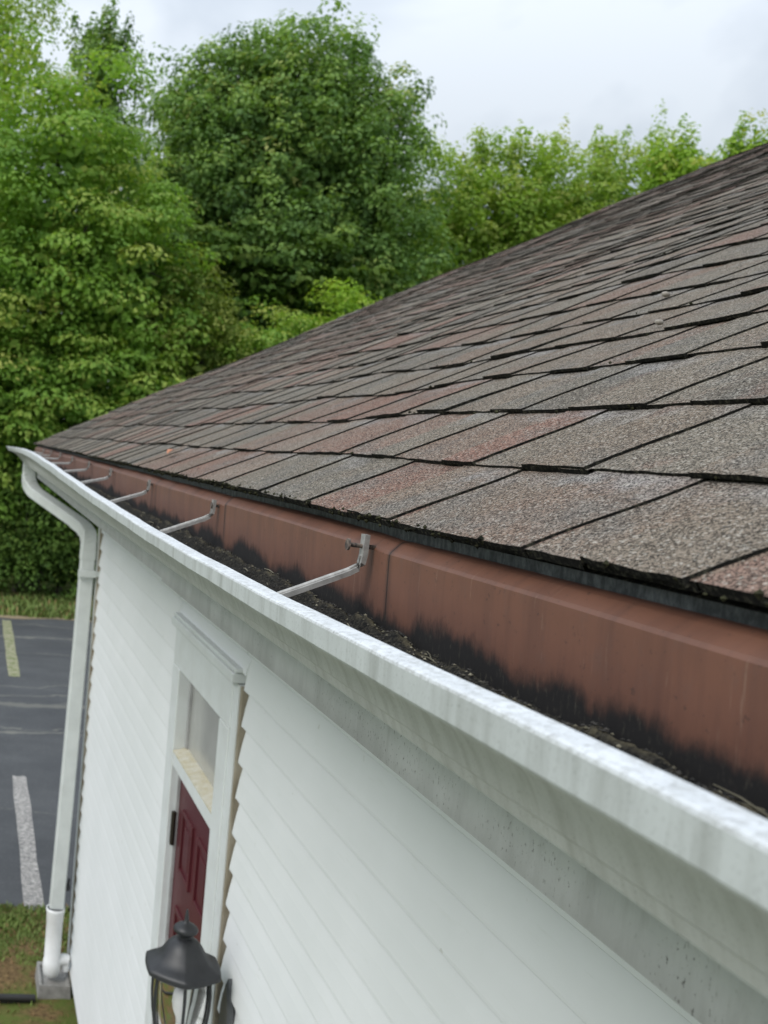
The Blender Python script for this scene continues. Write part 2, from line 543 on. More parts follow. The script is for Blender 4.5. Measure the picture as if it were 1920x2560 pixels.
# asphalt lot with cracks across it
A = Mat('lot_asphalt')
X, Y, Z = A.xyz()
c = A.mix(A.ramp(A.noise(0.9, 6, 0.65, A.scaled((0.7, 1.6, 1))), [(0.35, 0.0), (0.7, 1.0)]), (0.045, 0.047, 0.050), (0.072, 0.075, 0.078))
c = A.mix(A.ramp(A.noise(45, 4, 0.75), [(0.56, 0.0), (0.70, 0.6)]), c, (0.16, 0.16, 0.155))
c = A.mix(A.ramp(A.noise(0.5, 5, 0.7, A.scaled((1, 1, 1), (4, 2, 0))), [(0.48, 0.0), (0.68, 0.55)]), c, (0.036, 0.039, 0.044))
yy = A.math('ADD', Y, A.math('MULTIPLY', A.math('SUBTRACT', A.noise(0.55, 4, 0.6), 0.5), 1.4))
yf = A.math('ADD', yy, A.math('MULTIPLY', A.math('SUBTRACT', A.noise(7, 3, 0.6), 0.5), 0.16))
for y0, w, k in ((11.9, 0.05, 0.75), (12.05, 0.02, 0.6), (13.1, 0.12, 0.55), (13.6, 0.04, 0.6), (14.2, 0.03, 0.7), (16.2, 0.03, 0.6), (17.6, 0.06, 0.75), (9.3, 0.012, 0.5), (18.7, 0.04, 0.7)):
    d = A.math('ABSOLUTE', A.math('SUBTRACT', yf, y0))
    c = A.mix(A.math('MULTIPLY', A.smooth(d, w, w * 0.3), k), c, (0.17, 0.165, 0.14))
A.col(c); A.rough(0.85)
A.bump(A.noise(90, 3, 0.7), 0.2, 0.004)
M_ASPH = A.m

A = Mat('grassy_ground')
X, Y, Z = A.xyz()
g1 = A.noise(1.6, 5, 0.7)
g2 = A.noise(28, 4, 0.7)
c = A.mix(A.ramp(g2, [(0.35, 0.0), (0.7, 1.0)]), (0.070, 0.105, 0.020), (0.145, 0.185, 0.042))
c = A.mix(A.ramp(g1, [(0.52, 0.0), (0.68, 0.75)]), c, (0.15, 0.115, 0.055))
A.col(c); A.rough(0.95); A.set(Specular_IOR_Level=0.1)
A.bump(g2, 0.6, 0.03)
M_GROUND = A.m
A = Mat('brown_mulch')
g2 = A.noise(34, 5, 0.75)
c = A.mix(A.ramp(g2, [(0.35, 0.0), (0.68, 1.0)]), (0.075, 0.050, 0.026), (0.24, 0.16, 0.075))
c = A.mix(A.ramp(A.noise(3.2, 4, 0.6), [(0.44, 0.0), (0.58, 0.9)]), c, (0.095, 0.13, 0.03))
A.col(c); A.rough(0.95); A.set(Specular_IOR_Level=0.1)
A.bump(g2, 0.6, 0.02)
M_MULCH = A.m
M_DIRTLINE = flat('dry_leaf_litter', (0.30, 0.23, 0.14), 0.95, 0.25, 14)

def leaf_mat(name, stops, trans=0.35):
    A = Mat(name)
    at = A.n('ShaderNodeAttribute', attribute_name='tone')
    c = A.ramp(at.outputs['Fac'], stops)
    A.col(c); A.rough(0.6); A.set(Specular_IOR_Level=0.18)
    tr = A.n('ShaderNodeBsdfTranslucent')
    A.l(A.mix(1.0, c, (1.25, 1.35, 0.6), 'MULTIPLY'), tr.inputs['Color'])
    ms = A.n('ShaderNodeMixShader')
    ms.inputs[0].default_value = trans
    A.l(A.b.outputs[0], ms.inputs[1]); A.l(tr.outputs[0], ms.inputs[2])
    A.l(ms.outputs[0], A.out.inputs['Surface'])
    return A.m
LF_DARK = leaf_mat('maple_leaves', [(0.0, (0.075, 0.140, 0.044)), (0.45, (0.148, 0.254, 0.070)), (0.8, (0.283, 0.408, 0.101)), (1.0, (0.432, 0.450, 0.156))])
LF_MID = leaf_mat('locust_leaves', [(0.0, (0.113, 0.215, 0.039)), (0.5, (0.225, 0.374, 0.064)), (1.0, (0.432, 0.450, 0.116))], 0.42)
LF_LIGHT = leaf_mat('pale_leaves', [(0.0, (0.141, 0.236, 0.042)), (0.5, (0.282, 0.409, 0.071)), (1.0, (0.432, 0.450, 0.138))], 0.45)
LF_BUSH = leaf_mat('bush_leaves', [(0.0, (0.146, 0.268, 0.032)), (0.5, (0.293, 0.450, 0.052)), (1.0, (0.432, 0.450, 0.106))], 0.4)
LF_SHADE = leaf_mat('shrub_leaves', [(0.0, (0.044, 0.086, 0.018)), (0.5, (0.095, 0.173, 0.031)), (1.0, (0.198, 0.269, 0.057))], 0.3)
LF_OLIVE = leaf_mat('olive_leaves', [(0.0, (0.089, 0.134, 0.029)), (0.5, (0.189, 0.250, 0.049)), (1.0, (0.378, 0.383, 0.104))], 0.35)

# ------------------------------------------------------------------ ground, lot, stripes
def sheet(name, x0, x1, y0, y1, z, mat, nx=1, ny=1, jit=None):
    b = MB()
    vs = []
    for i in range(nx + 1):
        for j in range(ny + 1):
            x = x0 + (x1 - x0) * i / nx; y = y0 + (y1 - y0) * j / ny
            vs.append((x, y, z) if not jit else jit(x, y, z, i, j, nx, ny))
    fs = [(i*(ny+1)+j, (i+1)*(ny+1)+j, (i+1)*(ny+1)+j+1, i*(ny+1)+j+1) for i in range(nx) for j in range(ny)]
    b.add(vs, fs)
    return tag(b.build(name, mat), kind='structure')
sheet('ground', -500, 500, -300, 700, -0.004, M_GROUND)
def lotj(x, y, z, i, j, nx, ny):
    if j == ny: y += 0.10 * math.sin(x * 1.3) + 0.07 * math.sin(x * 3.7 + 1) + 0.16 * (x - 0.6) * (1 if x < 3 else 0.0) * 0.5
    if j == 0: y += 0.03 * math.sin(x * 4.1)
    return (x, y, z)
sheet('parking_lot', -22, 26, 7.32, 19.35, 0.004, M_ASPH, 160, 1, lotj)
def litj(x, y, z, i, j, nx, ny):
    d = 0.10 * math.sin(x * 1.3) + 0.07 * math.sin(x * 3.7 + 1) + 0.08 * (x - 0.6) * (1 if x < 3 else 0.0)
    w = 0.18 + 0.12 * math.sin(x * 5.3) * math.sin(x * 2.1 + 2)
    return (x, 19.30 + d + (w if j else -w * 0.4), z)
sheet('leaf_litter_strip', -22, 26, 19.2, 19.6, 0.008, M_DIRTLINE, 200, 1, litj)
def stripe(x0, x1, y0, y1, mat, label):
    def sj(x, y, z, i, j, nx, ny):
        if i in (0, nx): x += 0.004 * math.sin(y * 3.1 + i) + 0.002 * math.sin(y * 7.0 + i)
        if j in (0, ny): y += 0.02 * math.sin(x * 60)
        return (x, y, z)
    return sheet('parking_stripe', x0, x1, y0, y1, 0.008, mat, 4, 40, sj)
stripe(0.55, 0.695, 7.33, 10.28, M_PAINT, '')
stripe(0.63, 0.80, 14.6, 19.05, M_PAINT2, '')
stripe(-2.18, -2.04, 7.33, 10.28, M_PAINT, '')
stripe(-2.14, -1.98, 14.6, 19.1, M_PAINT2, '')
# planting strip against the house: raised mulch bank and lawn
b = MB()
nx, ny = 40, 26
vs = []
for i in range(nx + 1):
    for j in range(ny + 1):
        x = -4.0 + 6.5 * i / nx; y = 4.42 + 2.92 * j / ny
        z = 0.055 * (1 - max(0.0, min(1.0, (y - 6.3) / 1.0))) + 0.010
        z += 0.012 * math.sin(x * 7 + y * 3) * math.sin(y * 9 + 1)
        if j == ny: z = 0.006
        vs.append((x, y, z))
b.add(vs, [(i*(ny+1)+j, (i+1)*(ny+1)+j, (i+1)*(ny+1)+j+1, i*(ny+1)+j+1) for i in range(nx) for j in range(ny)], 0, True)
tag(b.build('planting_strip', M_MULCH), kind='structure')

A = Mat('bounce_walkway_concrete')
c = A.mix(A.ramp(A.noise(3, 6, 0.65), [(0.35, 0.0), (0.7, 1.0)]), (0.40, 0.39, 0.37), (0.30, 0.295, 0.28))
c = A.mix(A.ramp(A.noise(70, 3, 0.7), [(0.6, 0.0), (0.75, 0.5)]), c, (0.2, 0.2, 0.19))
A.col(c); A.rough(0.9)
M_BOUNCE_WALK = A.m
b = MB()
for i_ in range(8):
    b.box((-1.6, -6.0 + 1.3 * i_, -0.1), (0.74, -6.0 + 1.3 * i_ + 1.288, 0.075))  # unseen slabs, added to bounce neutral light onto siding and gutter
tag(b.build('bounce_walkway', M_BOUNCE_WALK, None, 0.006), kind='structure')
def blades(name, n, xr, yr, zf, hr, mats, label, keep=None, w=0.006):
    b = MB()
    k = 0
    while k < n:
        x = random.uniform(*xr); y = random.uniform(*yr)
        if keep and not keep(x, y): continue
        k += 1
        z = zf(x, y); h = random.uniform(*hr); a = random.uniform(0, 6.28)
        dx, dy = math.cos(a), math.sin(a); ln = random.uniform(0.1, 0.9) * h
        ww = w * random.uniform(0.7, 1.4)
        b.add([(x - dy*ww, y + dx*ww, z), (x + dy*ww, y - dx*ww, z), (x + dx*ln*0.5 + dy*ww*0.7, y + dy*ln*0.5 - dx*ww*0.7, z + h*0.65), (x + dx*ln, y + dy*ln, z + h)],
              [(0, 1, 2), (0, 2, 3)], 0 if random.random() < 0.90 else 1)
    o = b.build(name, mats)
    return tag(o, label, 'grass', kind='stuff')
def bankz(x, y): return 0.055 * (1 - max(0.0, min(1.0, (y - 6.3) / 1.0))) + 0.005
blades('lawn_grass', 10000, (-0.5, 1.1), (6.45, 7.38), bankz, (0.012, 0.038), [M_BLADE, M_STRAW], 'short green grass beside the parking lot edge near the wall corner',
       lambda x, y: random.random() < 0.25 + 0.75 * min(1, max(0, (y - 6.4) / 0.5)))
blades('straw_litter', 1500, (-0.6, 0.9), (4.9, 6.5), bankz, (0.01, 0.035), [M_STRAW, M_BLADE], 'brown straw and thin grass covering the bank by the splash block', w=0.005)
blades('verge_grass', 9000, (-2.5, 4.5), (19.5, 22.6), lambda x, y: 0.0, (0.06, 0.17), [M_BLADE, M_STRAW], 'green grass verge between the parking lot and the trees', w=0.022)

# ------------------------------------------------------------------ the house
house = empty('house', (2.0, 2.0, 0.0))
tag(house, 'white vinyl sided house with brown shingle roof and long white gutter', 'house')
WX = 0.78          # wall plane
Y0, Y1 = -1.8, 6.22   # wall ends
EXP = 0.1005
# siding rows, broken at the door
def siding(ya, yb, z_lo, z_hi, b):
    k0 = 2.795
    rows = []
    z = k0
    while z > z_lo: z -= EXP
    while z < z_hi:
        a, t = max(z, z_lo), min(z + EXP, z_hi)
        if t - a > 0.004: rows.append((a, t))
        z += EXP
    n = max(2, int((yb - ya) / 0.35))
    for (a, t) in rows:
        prof = [(WX, a), (WX - 0.0140, a + 0.0005), (WX - 0.0168, a + 0.0030), (WX - 0.0166, a + 0.009), (WX - 0.0098, a + 0.55 * (t - a)), (WX - 0.0005, t)]
        yj = random.uniform(ya, yb) if yb - ya > 1.5 and random.random() < 0.45 else None
        runs = [(ya, yb, 0.0)] if yj is None else [(ya, yj, 0.0012), (yj - 0.03, yb, 0.0)]
        for (p0, p1, off) in runs:
            st = []
            for i in range(n + 1):
                y = p0 + (p1 - p0) * i / n
                wv = 0.0011 * math.sin(y * 2.3 + a * 31) + 0.0006 * math.sin(y * 6.1 + a * 57) - off
                st.append([(x + wv, y, zz) for x, zz in prof])
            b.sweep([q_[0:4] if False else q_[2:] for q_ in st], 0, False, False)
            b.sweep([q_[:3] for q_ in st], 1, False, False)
            if off: b.add([(x - off, p1, zz) for x, zz in prof], [tuple(range(6))])
        b.add([(x, ya, zz) for x, zz in prof], [tuple(range(6))])
        b.add([(x, yb, zz) for x, zz in prof], [tuple(range(6))])
DY0, DY1, DTOP = 2.76, 3.72, 2.805   # door assembly limits
sd = MB()
siding(Y0, DY0, 0.182, 3.17, sd)
siding(DY1, Y1 - 0.03, 0.182, 3.17, sd)
siding(DY0, DY1, DTOP + 0.03, 3.17, sd)
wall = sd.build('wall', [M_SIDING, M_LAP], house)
wb = MB()
wb.box((WX, Y0, 0.17), (WX + 0.10, DY0 + 0.06, 3.30))
wb.box((WX, DY1 - 0.06, 0.17), (WX + 0.10, Y1, 3.30))
wb.box((WX, DY0 + 0.06, DTOP - 0.04), (WX + 0.10, DY1 - 0.06, 3.30))
wb.box((WX + 0.1, Y1 - 0.10, 0.17), (12.0, Y1, 3.30))
wb.box((WX + 0.1, Y0, 0.17), (12.0, Y0 + 0.1, 3.30))
wb.box((11.9, Y0 + 0.1, 0.17), (12.0, Y1 - 0.1, 3.30))
for yy_ in (Y0 + 0.05, Y1 - 0.05):     # gable triangles
    wb.add([(WX, yy_ - 0.045, 3.30), (12.0, yy_ - 0.045, 3.30), (6.39, yy_ - 0.045, 6.02),
            (WX, yy_ + 0.045, 3.30), (12.0, yy_ + 0.045, 3.30), (6.39, yy_ + 0.045, 6.02)],
           [(0, 1, 2), (5, 4, 3), (0, 2, 5, 3), (1, 4, 5, 2), (0, 3, 4, 1)])
wb.build('wall_core', M_TRIM, house)
fb = MB()
fb.box((WX + 0.02, Y0 + 0.01, -0.2), (11.98, Y1 - 0.02, 0.17))
fb.build('foundation', M_FOUND, house)
# corner post
cp = MB()
cp.box((WX - 0.027, Y1 - 0.028, 0.176), (WX + 0.07, Y1 + 0.022, 3.168), 0)
cp.box((WX - 0.0225, Y1 - 0.034, 0.178), (WX, Y1 - 0.0285, 3.166), 1)
cp.build('corner_post', [M_TRIM, M_STAIN], house)
# soffits
so = MB()
so.box((0.425, Y0, 3.170), (WX, 7.10, 3.185))
so.box((WX, Y1 + 0.024, 3.170), (1.0, 7.10, 3.185))
so.build('soffit', M_TRIM, house)
# fascia board, with the small joint step near the far end
fa = MB()
fa.box((0.4025, Y0, 3.163), (0.424, 2.165, 3.352))
fa.box((0.4065, 2.168, 3.1655), (0.424, 7.115, 3.352))
fa.build('fascia', M_FASCIA, house)

# ---- roof
TH = R(26.2)
ct, sn = math.cos(TH), math.sin(TH)
EX, EZ = 0.385, 3.3905
RY0, RY1 = -1.2, 7.22
def wav(s, y):
    return (0.0045 * math.sin(y * 1.7 + s * 0.9) * math.sin(s * 2.3 + 0.7) + 0.0028 * math.sin(y * 5.1 + s * 3.3) + 0.0022 * math.sin(y * 9.7 - s * 6.1 + 1.3))
def rp_(s, y, h):
    h = h + wav(s, y) * min(1.0, 0.35 + s * 2)
    return (EX + s * ct - h * sn, y, EZ + s * sn + h * ct)
NC = 50
SE = 0.143
Sh = MB()
tones = []
def quad_strip(sa, sb, ya, yb, ha, hb, nseg, tone, va=0.0, vb=1.0, la=None, lb=None, rag=0.0, under=None):
    """one tab: a grid from its ragged butt (sa) up the slope to sb; la / lb give (s, y, h) along its two sides"""
    ny = max(1, int((yb - ya) / 0.016)) if rag > 0 else 1
    vs, fs, uv, bt = [], [], [], []
    for j in range(ny + 1):
        q = j / ny
        ds = random.uniform(-rag, rag); dh = random.uniform(-rag, rag) * 0.35
        for i in range(nseg + 1):
            t = i / nseg
            if la:
                p0, p1 = la[i], lb[i]
                s_ = p0[0]; yy = p0[1] + (p1[1] - p0[1]) * q; hh = p0[2]
            else:
                s_ = sa + (sb - sa) * t; yy = ya + (yb - ya) * q; hh = ha + (hb - ha) * t
            if i == 0: s_ += ds; hh += dh
            vs.append(rp_(s_, yy, hh))
            if i == 0: bt.append((s_, yy, hh))
    n1 = nseg + 1
    for j in range(ny):
        y0 = ya + (yb - ya) * j / ny; y1 = ya + (yb - ya) * (j + 1) / ny
        for i in range(nseg):
            fs.append((j*n1+i, (j+1)*n1+i, (j+1)*n1+i+1, j*n1+i+1))
            v0 = va + (vb - va) * i / nseg; v1 = va + (vb - va) * (i + 1) / nseg
            uv.append([(y0, v0), (y1, v0), (y1, v1), (y0, v1)])
    Sh.add(vs, fs, 0, True, uv)
    tones.extend([tone] * len(fs))
    if under is not None:
        for a, b_ in zip(bt[:-1], bt[1:]):
            quad([rp_(a[0] + 0.0006, a[1], under), rp_(b_[0] + 0.0006, b_[1], under), rp_(*b_), rp_(*a)], 1)
def quad(pts, mat, tone=0.3):
    Sh.add(pts, [(0, 1, 2, 3)], mat, False, [[(0, 0.2)] * 4])
    tones.append(tone)
TT = 0.0021
for k in range(NC):
    s0 = -0.004 if k == 0 else 0.125 + (k - 1) * SE
    s1 = 0.125 + k * SE
    ph = rng.uniform(0, 6.28, 3)
    far = k > 24
    def sj(y, s0=s0, ph=ph): return s0 + 0.0022 * math.sin(y * 3.1 + ph[0]) + 0.0016 * math.sin(y * 11 + ph[1])
    # cut positions
    y = RY0 - random.uniform(0, 0.2)
    segs = []
    tooth = random.random() < 0.5
    run = random.random() * 0.9
    while y < RY1:
        w = random.uniform(0.07, 0.165) if tooth else random.uniform(0.055, 0.125)
        segs.append((max(y, RY0), min(y + w, RY1), tooth))
        y += w; tooth = not tooth
    shim = 0.0
    for (ya, yb, tooth) in segs:
        if yb - ya < 0.01: continue
        if random.random() < 0.30: run = random.choice([random.uniform(0.0, 0.45), random.uniform(0.45, 0.95)])
        tone = min(1, max(0, run + random.uniform(-0.22, 0.22)))
        ns = 3 if far else 5
        sa, sb = sj(ya), sj(yb); sm = 0.5 * (sa + sb)
        rag = 0.0011 if k < 9 else 0.0
        quad_strip(sm, s1 + 0.02, ya, yb, 0.0068, 0.0015, ns, tone, 0.0, 1.12, rag=rag, under=0.0)
        if tooth:
            tone2 = min(1, max(0, tone + random.uniform(-0.3, 0.3)))
            up = random.uniform(0, 0.0010) if random.random() < 0.85 else random.uniform(0.001, 0.0026)
            so_ = sm - random.uniform(0.0005, 0.004)
            h0, h1 = 0.0068 + TT + up, 0.0015 + TT
            tp = random.uniform(0.0, 0.012)
            n2 = ns + 1
            la, lb = [], []
            for i in range(n2 + 1):
                t = i / n2
                s_ = so_ + (s1 + 0.02 - so_) * t
                hh = h0 + (h1 - h0) * t
                bow = 0.0055 * math.sin(t * 6.28 + 0.4)
                la.append((s_, ya + bow * 0.6 + (1 - t) * tp * 0.4, hh)); lb.append((s_, yb + bow * 0.6 - (1 - t) * tp * 0.4, hh))
            quad_strip(0, 0, ya, yb, 0, 0, n2, tone2, 0.0, 1.12, la, lb, rag, 0.0050)
            for side in (la, lb):
                for i in range(n2):
                    p, q = side[i], side[i + 1]
                    quad([rp_(p[0], p[1], p[2] - TT - up - 0.003), rp_(q[0], q[1], q[2] - TT - 0.003), rp_(*q), rp_(*p)], 1)
# underside, the rake edge and the far slope
SR = 0.125 + (NC - 1) * SE
RX, RZ = EX + SR * ct, EZ + SR * sn
def plainq(pts, mat):
    Sh.add(pts, [(0, 1, 2, 3)], mat, False, [[(0, 0.2)] * 4]); tones.append(0.3)
plainq([(EX + 0.004, RY0, EZ - 0.003), (RX, RY0, RZ - 0.03), (RX, RY1, RZ - 0.03), (EX + 0.004, RY1, EZ - 0.003)], 1)
for yy_ in (RY0, RY1):
    plainq([(EX, yy_, EZ), (RX, yy_, RZ), (RX, yy_, RZ - 0.03), (EX + 0.03, yy_, EZ - 0.014)], 1)
plainq([(RX, RY0, RZ + 0.01), (RX, RY1, RZ + 0.01), (2 * RX - EX, RY1, EZ), (2 * RX - EX, RY0, EZ)], 0)
roof = Sh.build('roof', [M_SHINGLE, M_EDGE], house)
ta = roof.data.attributes.new('tone', 'FLOAT', 'FACE')
ta.data.foreach_set('value', tones)
# roof deck under it
rk = MB()
zt = -0.016
rk.add([(0.425, RY0 + 0.02, 3.372), (RX, RY0 + 0.02, RZ - 0.02), (RX, RY0 + 0.02, RZ - 0.14), (0.425, RY0 + 0.02, 3.20),
        (0.425, RY1 - 0.03, 3.372), (RX, RY1 - 0.03, RZ - 0.02), (RX, RY1 - 0.03, RZ - 0.14), (0.425, RY1 - 0.03, 3.20)],
       [(0, 1, 2, 3), (7, 6, 5, 4), (0, 4, 5, 1), (3, 2, 6, 7), (0, 3, 7, 4)])
rk.build('rake_board', M_TRIM, house)
# drip edge strip between shingles and brown apron
dr = MB()
st = []
for i in range(120):
    y = RY0 + (RY1 - 0.02 - RY0) * i / 119
    w = 0.0012 * math.sin(y * 6.0) + 0.0008 * math.sin(y * 17)
    st.append([(0.4045 + w, y, 3.374), (0.4038 + w, y, 3.384), (0.4030 + w, y, 3.3965), (0.425, y, 3.405)])
dr.sweep(st, 0)
st = []
for i in range(120):
    y = RY0 + (RY1 - 0.02 - RY0) * i / 119
    w = 0.0010 * math.sin(y * 6.0 + 1) + 0.0006 * math.sin(y * 19)
    st.append([(0.396 + w, y, 3.3905), (0.3945 + w, y, 3.3888), (0.395 + w, y, 3.3872), (0.398 + w, y, 3.3876), (0.4027, y, 3.3925)])
dr.sweep(st, 1)
dr.build('drip_edge', [M_DRIP, M_ZINC], roof)

# ---- brown apron, one panel between each pair of hangers
HY = [0.325, 0.976, 1.62, 2.25, 2.92, 3.51, 4.15, 4.77, 5.40, 6.02]
SEAM = [RY0] + [y - 0.035 for y in HY] + [7.11]
ap = MB()
for a, bnd in zip(SEAM[:-1], SEAM[1:]):
    st = []
    n = max(6, int((bnd - a) / 0.03))
    top = random.uniform(-0.0015, 0.0015)
    for i in range(n + 1):
        t = i / n
        y = a + (bnd - a) * t + (0.004 if i == n else 0)
        bul = -0.0035 * math.sin(math.pi * min(1, t * 1.0)) ** 0.7 + 0.0006 * math.sin(y * 21)
        dz = top - 0.002 * math.exp(-(t / 0.06) ** 2) + 0.0012 * math.sin(math.pi * t)
        lift = 0.0016 if i == n else 0.0
        st.append([(0.4120, y, 3.3780 + dz), (0.3975 + bul * 0.2 - lift, y, 3.3757 + dz), (0.3945 + bul * 0.4 - lift, y, 3.3738 + dz), (0.3868 + bul * 0.9 - lift, y, 3.3662 + dz), (0.3852 + bul - lift, y, 3.3634 + dz),
                   (0.3850 + bul - lift, y, 3.3585 + dz), (0.3862 + bul * 0.8 - lift, y, 3.31), (0.3875 + bul * 0.4, y, 3.2535)])
    for j0, j1 in ((0, 3), (2, 4), (3, 5), (4, 8)):
        ap.sweep([q_[j0:j1] for q_ in st], 0, False, True)
ap.build('apron', M_BROWN, house)

# ---- gutter
def interp(y, tab):
    return sum(interp0(y + d, tab) for d in (-0.24, -0.12, 0.0, 0.12, 0.24)) / 5 if y < 6.7 else interp0(y, tab)
def interp0(y, tab):
    for (a, va), (b_, vb) in zip(tab[:-1], tab[1:]):
        if y <= b_:
            t = max(0.0, min(1.0, (y - a) / (b_ - a)))
            return va + (vb - va) * t
    return tab[-1][1]
LIPZ = [(-1.8, 3.342), (0.3, 3.340), (0.7, 3.330), (1.0, 3.323), (1.8, 3.324), (2.4, 3.331), (2.9, 3.338), (3.7, 3.352), (4.8, 3.362), (6.2, 3.366), (7.15, 3.362)]
LIPX = [(-1.8, 0.273), (2.0, 0.273), (4.2, 0.272), (5.4, 0.282), (6.2, 0.276), (6.6, 0.255), (7.15, 0.205)]
def gprof(y):
    zl, xl = interp(y, LIPZ), interp(y, LIPX)
    wob = 0.0011 * math.sin(y * 7.3) + 0.0007 * math.sin(y * 19.1) + 0.0004 * math.sin(y * 41)
    P = [(0.402, 3.345, 0), (0.4022, 3.2555, 0), (0.3985, 3.2525, 0), (0.3185, 3.2520, 0), (0.3150, 3.2550, 0), (0.3120, 3.2635, 1), (0.3085, 3.2670, 1),
         (0.3045, 3.2790, 1), (0.2980, 3.2915, 1), (0.2890, 3.3020, 1), (0.2785, 3.3095, 1), (0.2690, 3.3128, 1), (0.2610, 3.3148, 1),
         (0.2552, 3.3165, 0), (0.2538, 3.3185, 0), (0.2535, 3.3352, 0), (0.2541, 3.3370, 2), (0.2560, 3.3380, 2), (0.2715, 3.3382, 2), (0.2730, 3.3368, 2), (0.2732, 3.3290, 2)]
    out = []
    for (x, z, m) in P:
        w = max(0.0, (z - 3.262) / (3.338 - 3.262)) if x < 0.33 else 0.0
        out.append(((x + (xl - 0.273) * w + wob * w, y, z + (zl - 3.338) * w), m))
    return out
GY1 = 7.18
ys = [RY0 + 0.05 * i for i in range(int((GY1 - RY0) / 0.05))] + [GY1]
g = MB()
sts = [gprof(y) for y in ys]
npf = len(sts[0])
for j in range(npf - 1):
    mm = sts[0][j + 1][1]
    if j + 1 == 13: mm = 1
    g.sweep([[s_[j][0], s_[j + 1][0]] for s_ in sts], mm, False, False)
gut = g.build('gutter', [M_GUT, M_COVE, M_RIM], house)
for p in gut.data.polygons: p.use_smooth = True
import bmesh
bm = bmesh.new(); bm.from_mesh(gut.data)
bmesh.ops.remove_doubles(bm, verts=bm.verts, dist=0.00005)
for e in bm.edges:
    if len(e.link_faces) == 2: e.smooth = e.calc_face_angle(0) < R(16)
bm.to_mesh(gut.data); bm.free()
ec = MB()      # end cap
pr = [p for p, m in gprof(GY1)]
ring = pr[1:20]
ec.add(ring, [tuple(range(len(ring)))])
ec.add([(x, y + 0.004, z) for x, y, z in ring], [tuple(range(len(ring)))[::-1]])
st2 = [[(x, y, z) for x, y, z in ring], [(x, y + 0.004, z) for x, y, z in ring]]
ec.sweep(st2, 0)
ec.build('end_cap', M_GUT, gut)

# ---- hangers
def hanger(y, first=False):
    b = MB()
    zl, xl = interp(y, LIPZ), interp(y, LIPX)
    kz = 3.343 if first else 3.340 + 0.012 * min(1, max(0, (y - 1.7) / 3))
    path = [(xl - 0.004, y + 0.0, zl - 0.016), (xl + 0.02, y + 0.001, zl - 0.014)]
    p1 = Vector((xl + 0.02, y, zl - 0.014)); p2 = Vector((0.361, y + 0.004, kz - 0.004))
    for t in (0.33, 0.66): path.append(tuple(p1.lerp(p2, t)))
    path += [tuple(p2), (0.369, y + 0.004, kz + 0.0005), (0.3735, y + 0.004, kz + 0.006), (0.3750, y + 0.004, kz + 0.014), (0.3757, y + 0.004, kz + (0.034 if first else 0.028))]
    n = len(path)
    # flat ribbed bar: a wide strip and a raised bead along it
    b.tube(path, [0.0078] * n, 4, 0, True, [0.0034] * n, 0, False, side=(-0.25, 0, 1) if False else None)
    up = [(x - (0.0022 if i > 5 else 0.0), yy - 0.0005, z + (0.0026 if i <= 5 else 0.0)) for i, (x, yy, z) in enumerate(path[1:-1])]
    b.tube(up, 0.0026, 6, 0)
    # spike
    if first:
        b.tube([(0.3590, y + 0.003, kz + 0.0235), (0.3870, y + 0.006, kz + 0.0215)], 0.0023, 8, 1)
        b.tube([(0.3578, y + 0.003, kz + 0.0236), (0.3596, y + 0.003, kz + 0.0235)], 0.0058, 12, 1)
    else:
        b.tube([(0.3722, y + 0.004, kz + 0.019), (0.3870, y + 0.004, kz + 0.018)], 0.0022, 8, 1)
        b.tube([(0.3708, y + 0.004, kz + 0.019), (0.3723, y + 0.004, kz + 0.019)], 0.005, 10, 1)
    return b.build('hanger', [M_ALU, M_NAIL], gut)
for i, y in enumerate(HY[1:]): hanger(y, i == 0)

# ---- downspout
ds = MB()
path = [(0.352, 7.06, 3.262), (0.350, 7.06, 3.235), (0.350, 7.06, 3.19), (0.352, 7.05, 3.150), (0.360, 7.035, 3.115), (0.378, 7.00, 3.085), (0.402, 6.95, 3.062)]
for t in (0.25, 0.5, 0.75, 1.0):
    path.append((0.402 + (0.630 - 0.402) * t, 6.95 + (6.42 - 6.95) * t, 3.062 + (2.935 - 3.062) * t))
path += [(0.672, 6.32, 2.905), (0.694, 6.265, 2.875), (0.700, 6.245, 2.835), (0.700, 6.24, 2.77)]
def rect_tube(b, pts, hx, hy, mat=0, ridge=0.0):
    """rectangular pipe: hx half width across the wall direction, hy half depth along it"""
    pts = [Vector(p) for p in pts]
    st = []
    for i, p in enumerate(pts):
        t = (pts[min(i+1, len(pts)-1)] - pts[max(i-1, 0)]).normalized()
        hor = Vector((t.x, t.y, 0))
        # fixed section axes for a vertical run, turned smoothly on the slanted run
        k = min(1.0, hor.length * 1.4)
        d = Vector((0.35, -0.94, 0)).normalized()
        a = (Vector((1, 0, 0)) * (1 - k) + Vector((0.94, 0.35, 0)) * k).normalized()
        a = (a - t * a.dot(t)).normalized()
        bb = t.cross(a).normalized()
        r = 1.0 + (ridge * (1 if i % 2 else -1))
        c = 0.18
        ring = []
        for (u, v) in ((-1, -1+c), (-1+c, -1), (1-c, -1), (1, -1+c), (1, 1-c), (1-c, 1), (-1+c, 1), (-1, 1-c)):
            ring.append(tuple(p + a * (u * hx * r) + bb * (v * hy * r)))
        st.append(ring)
    b.sweep(st, mat, True, False)
rect_tube(ds, path[:3], 0.043, 0.034)
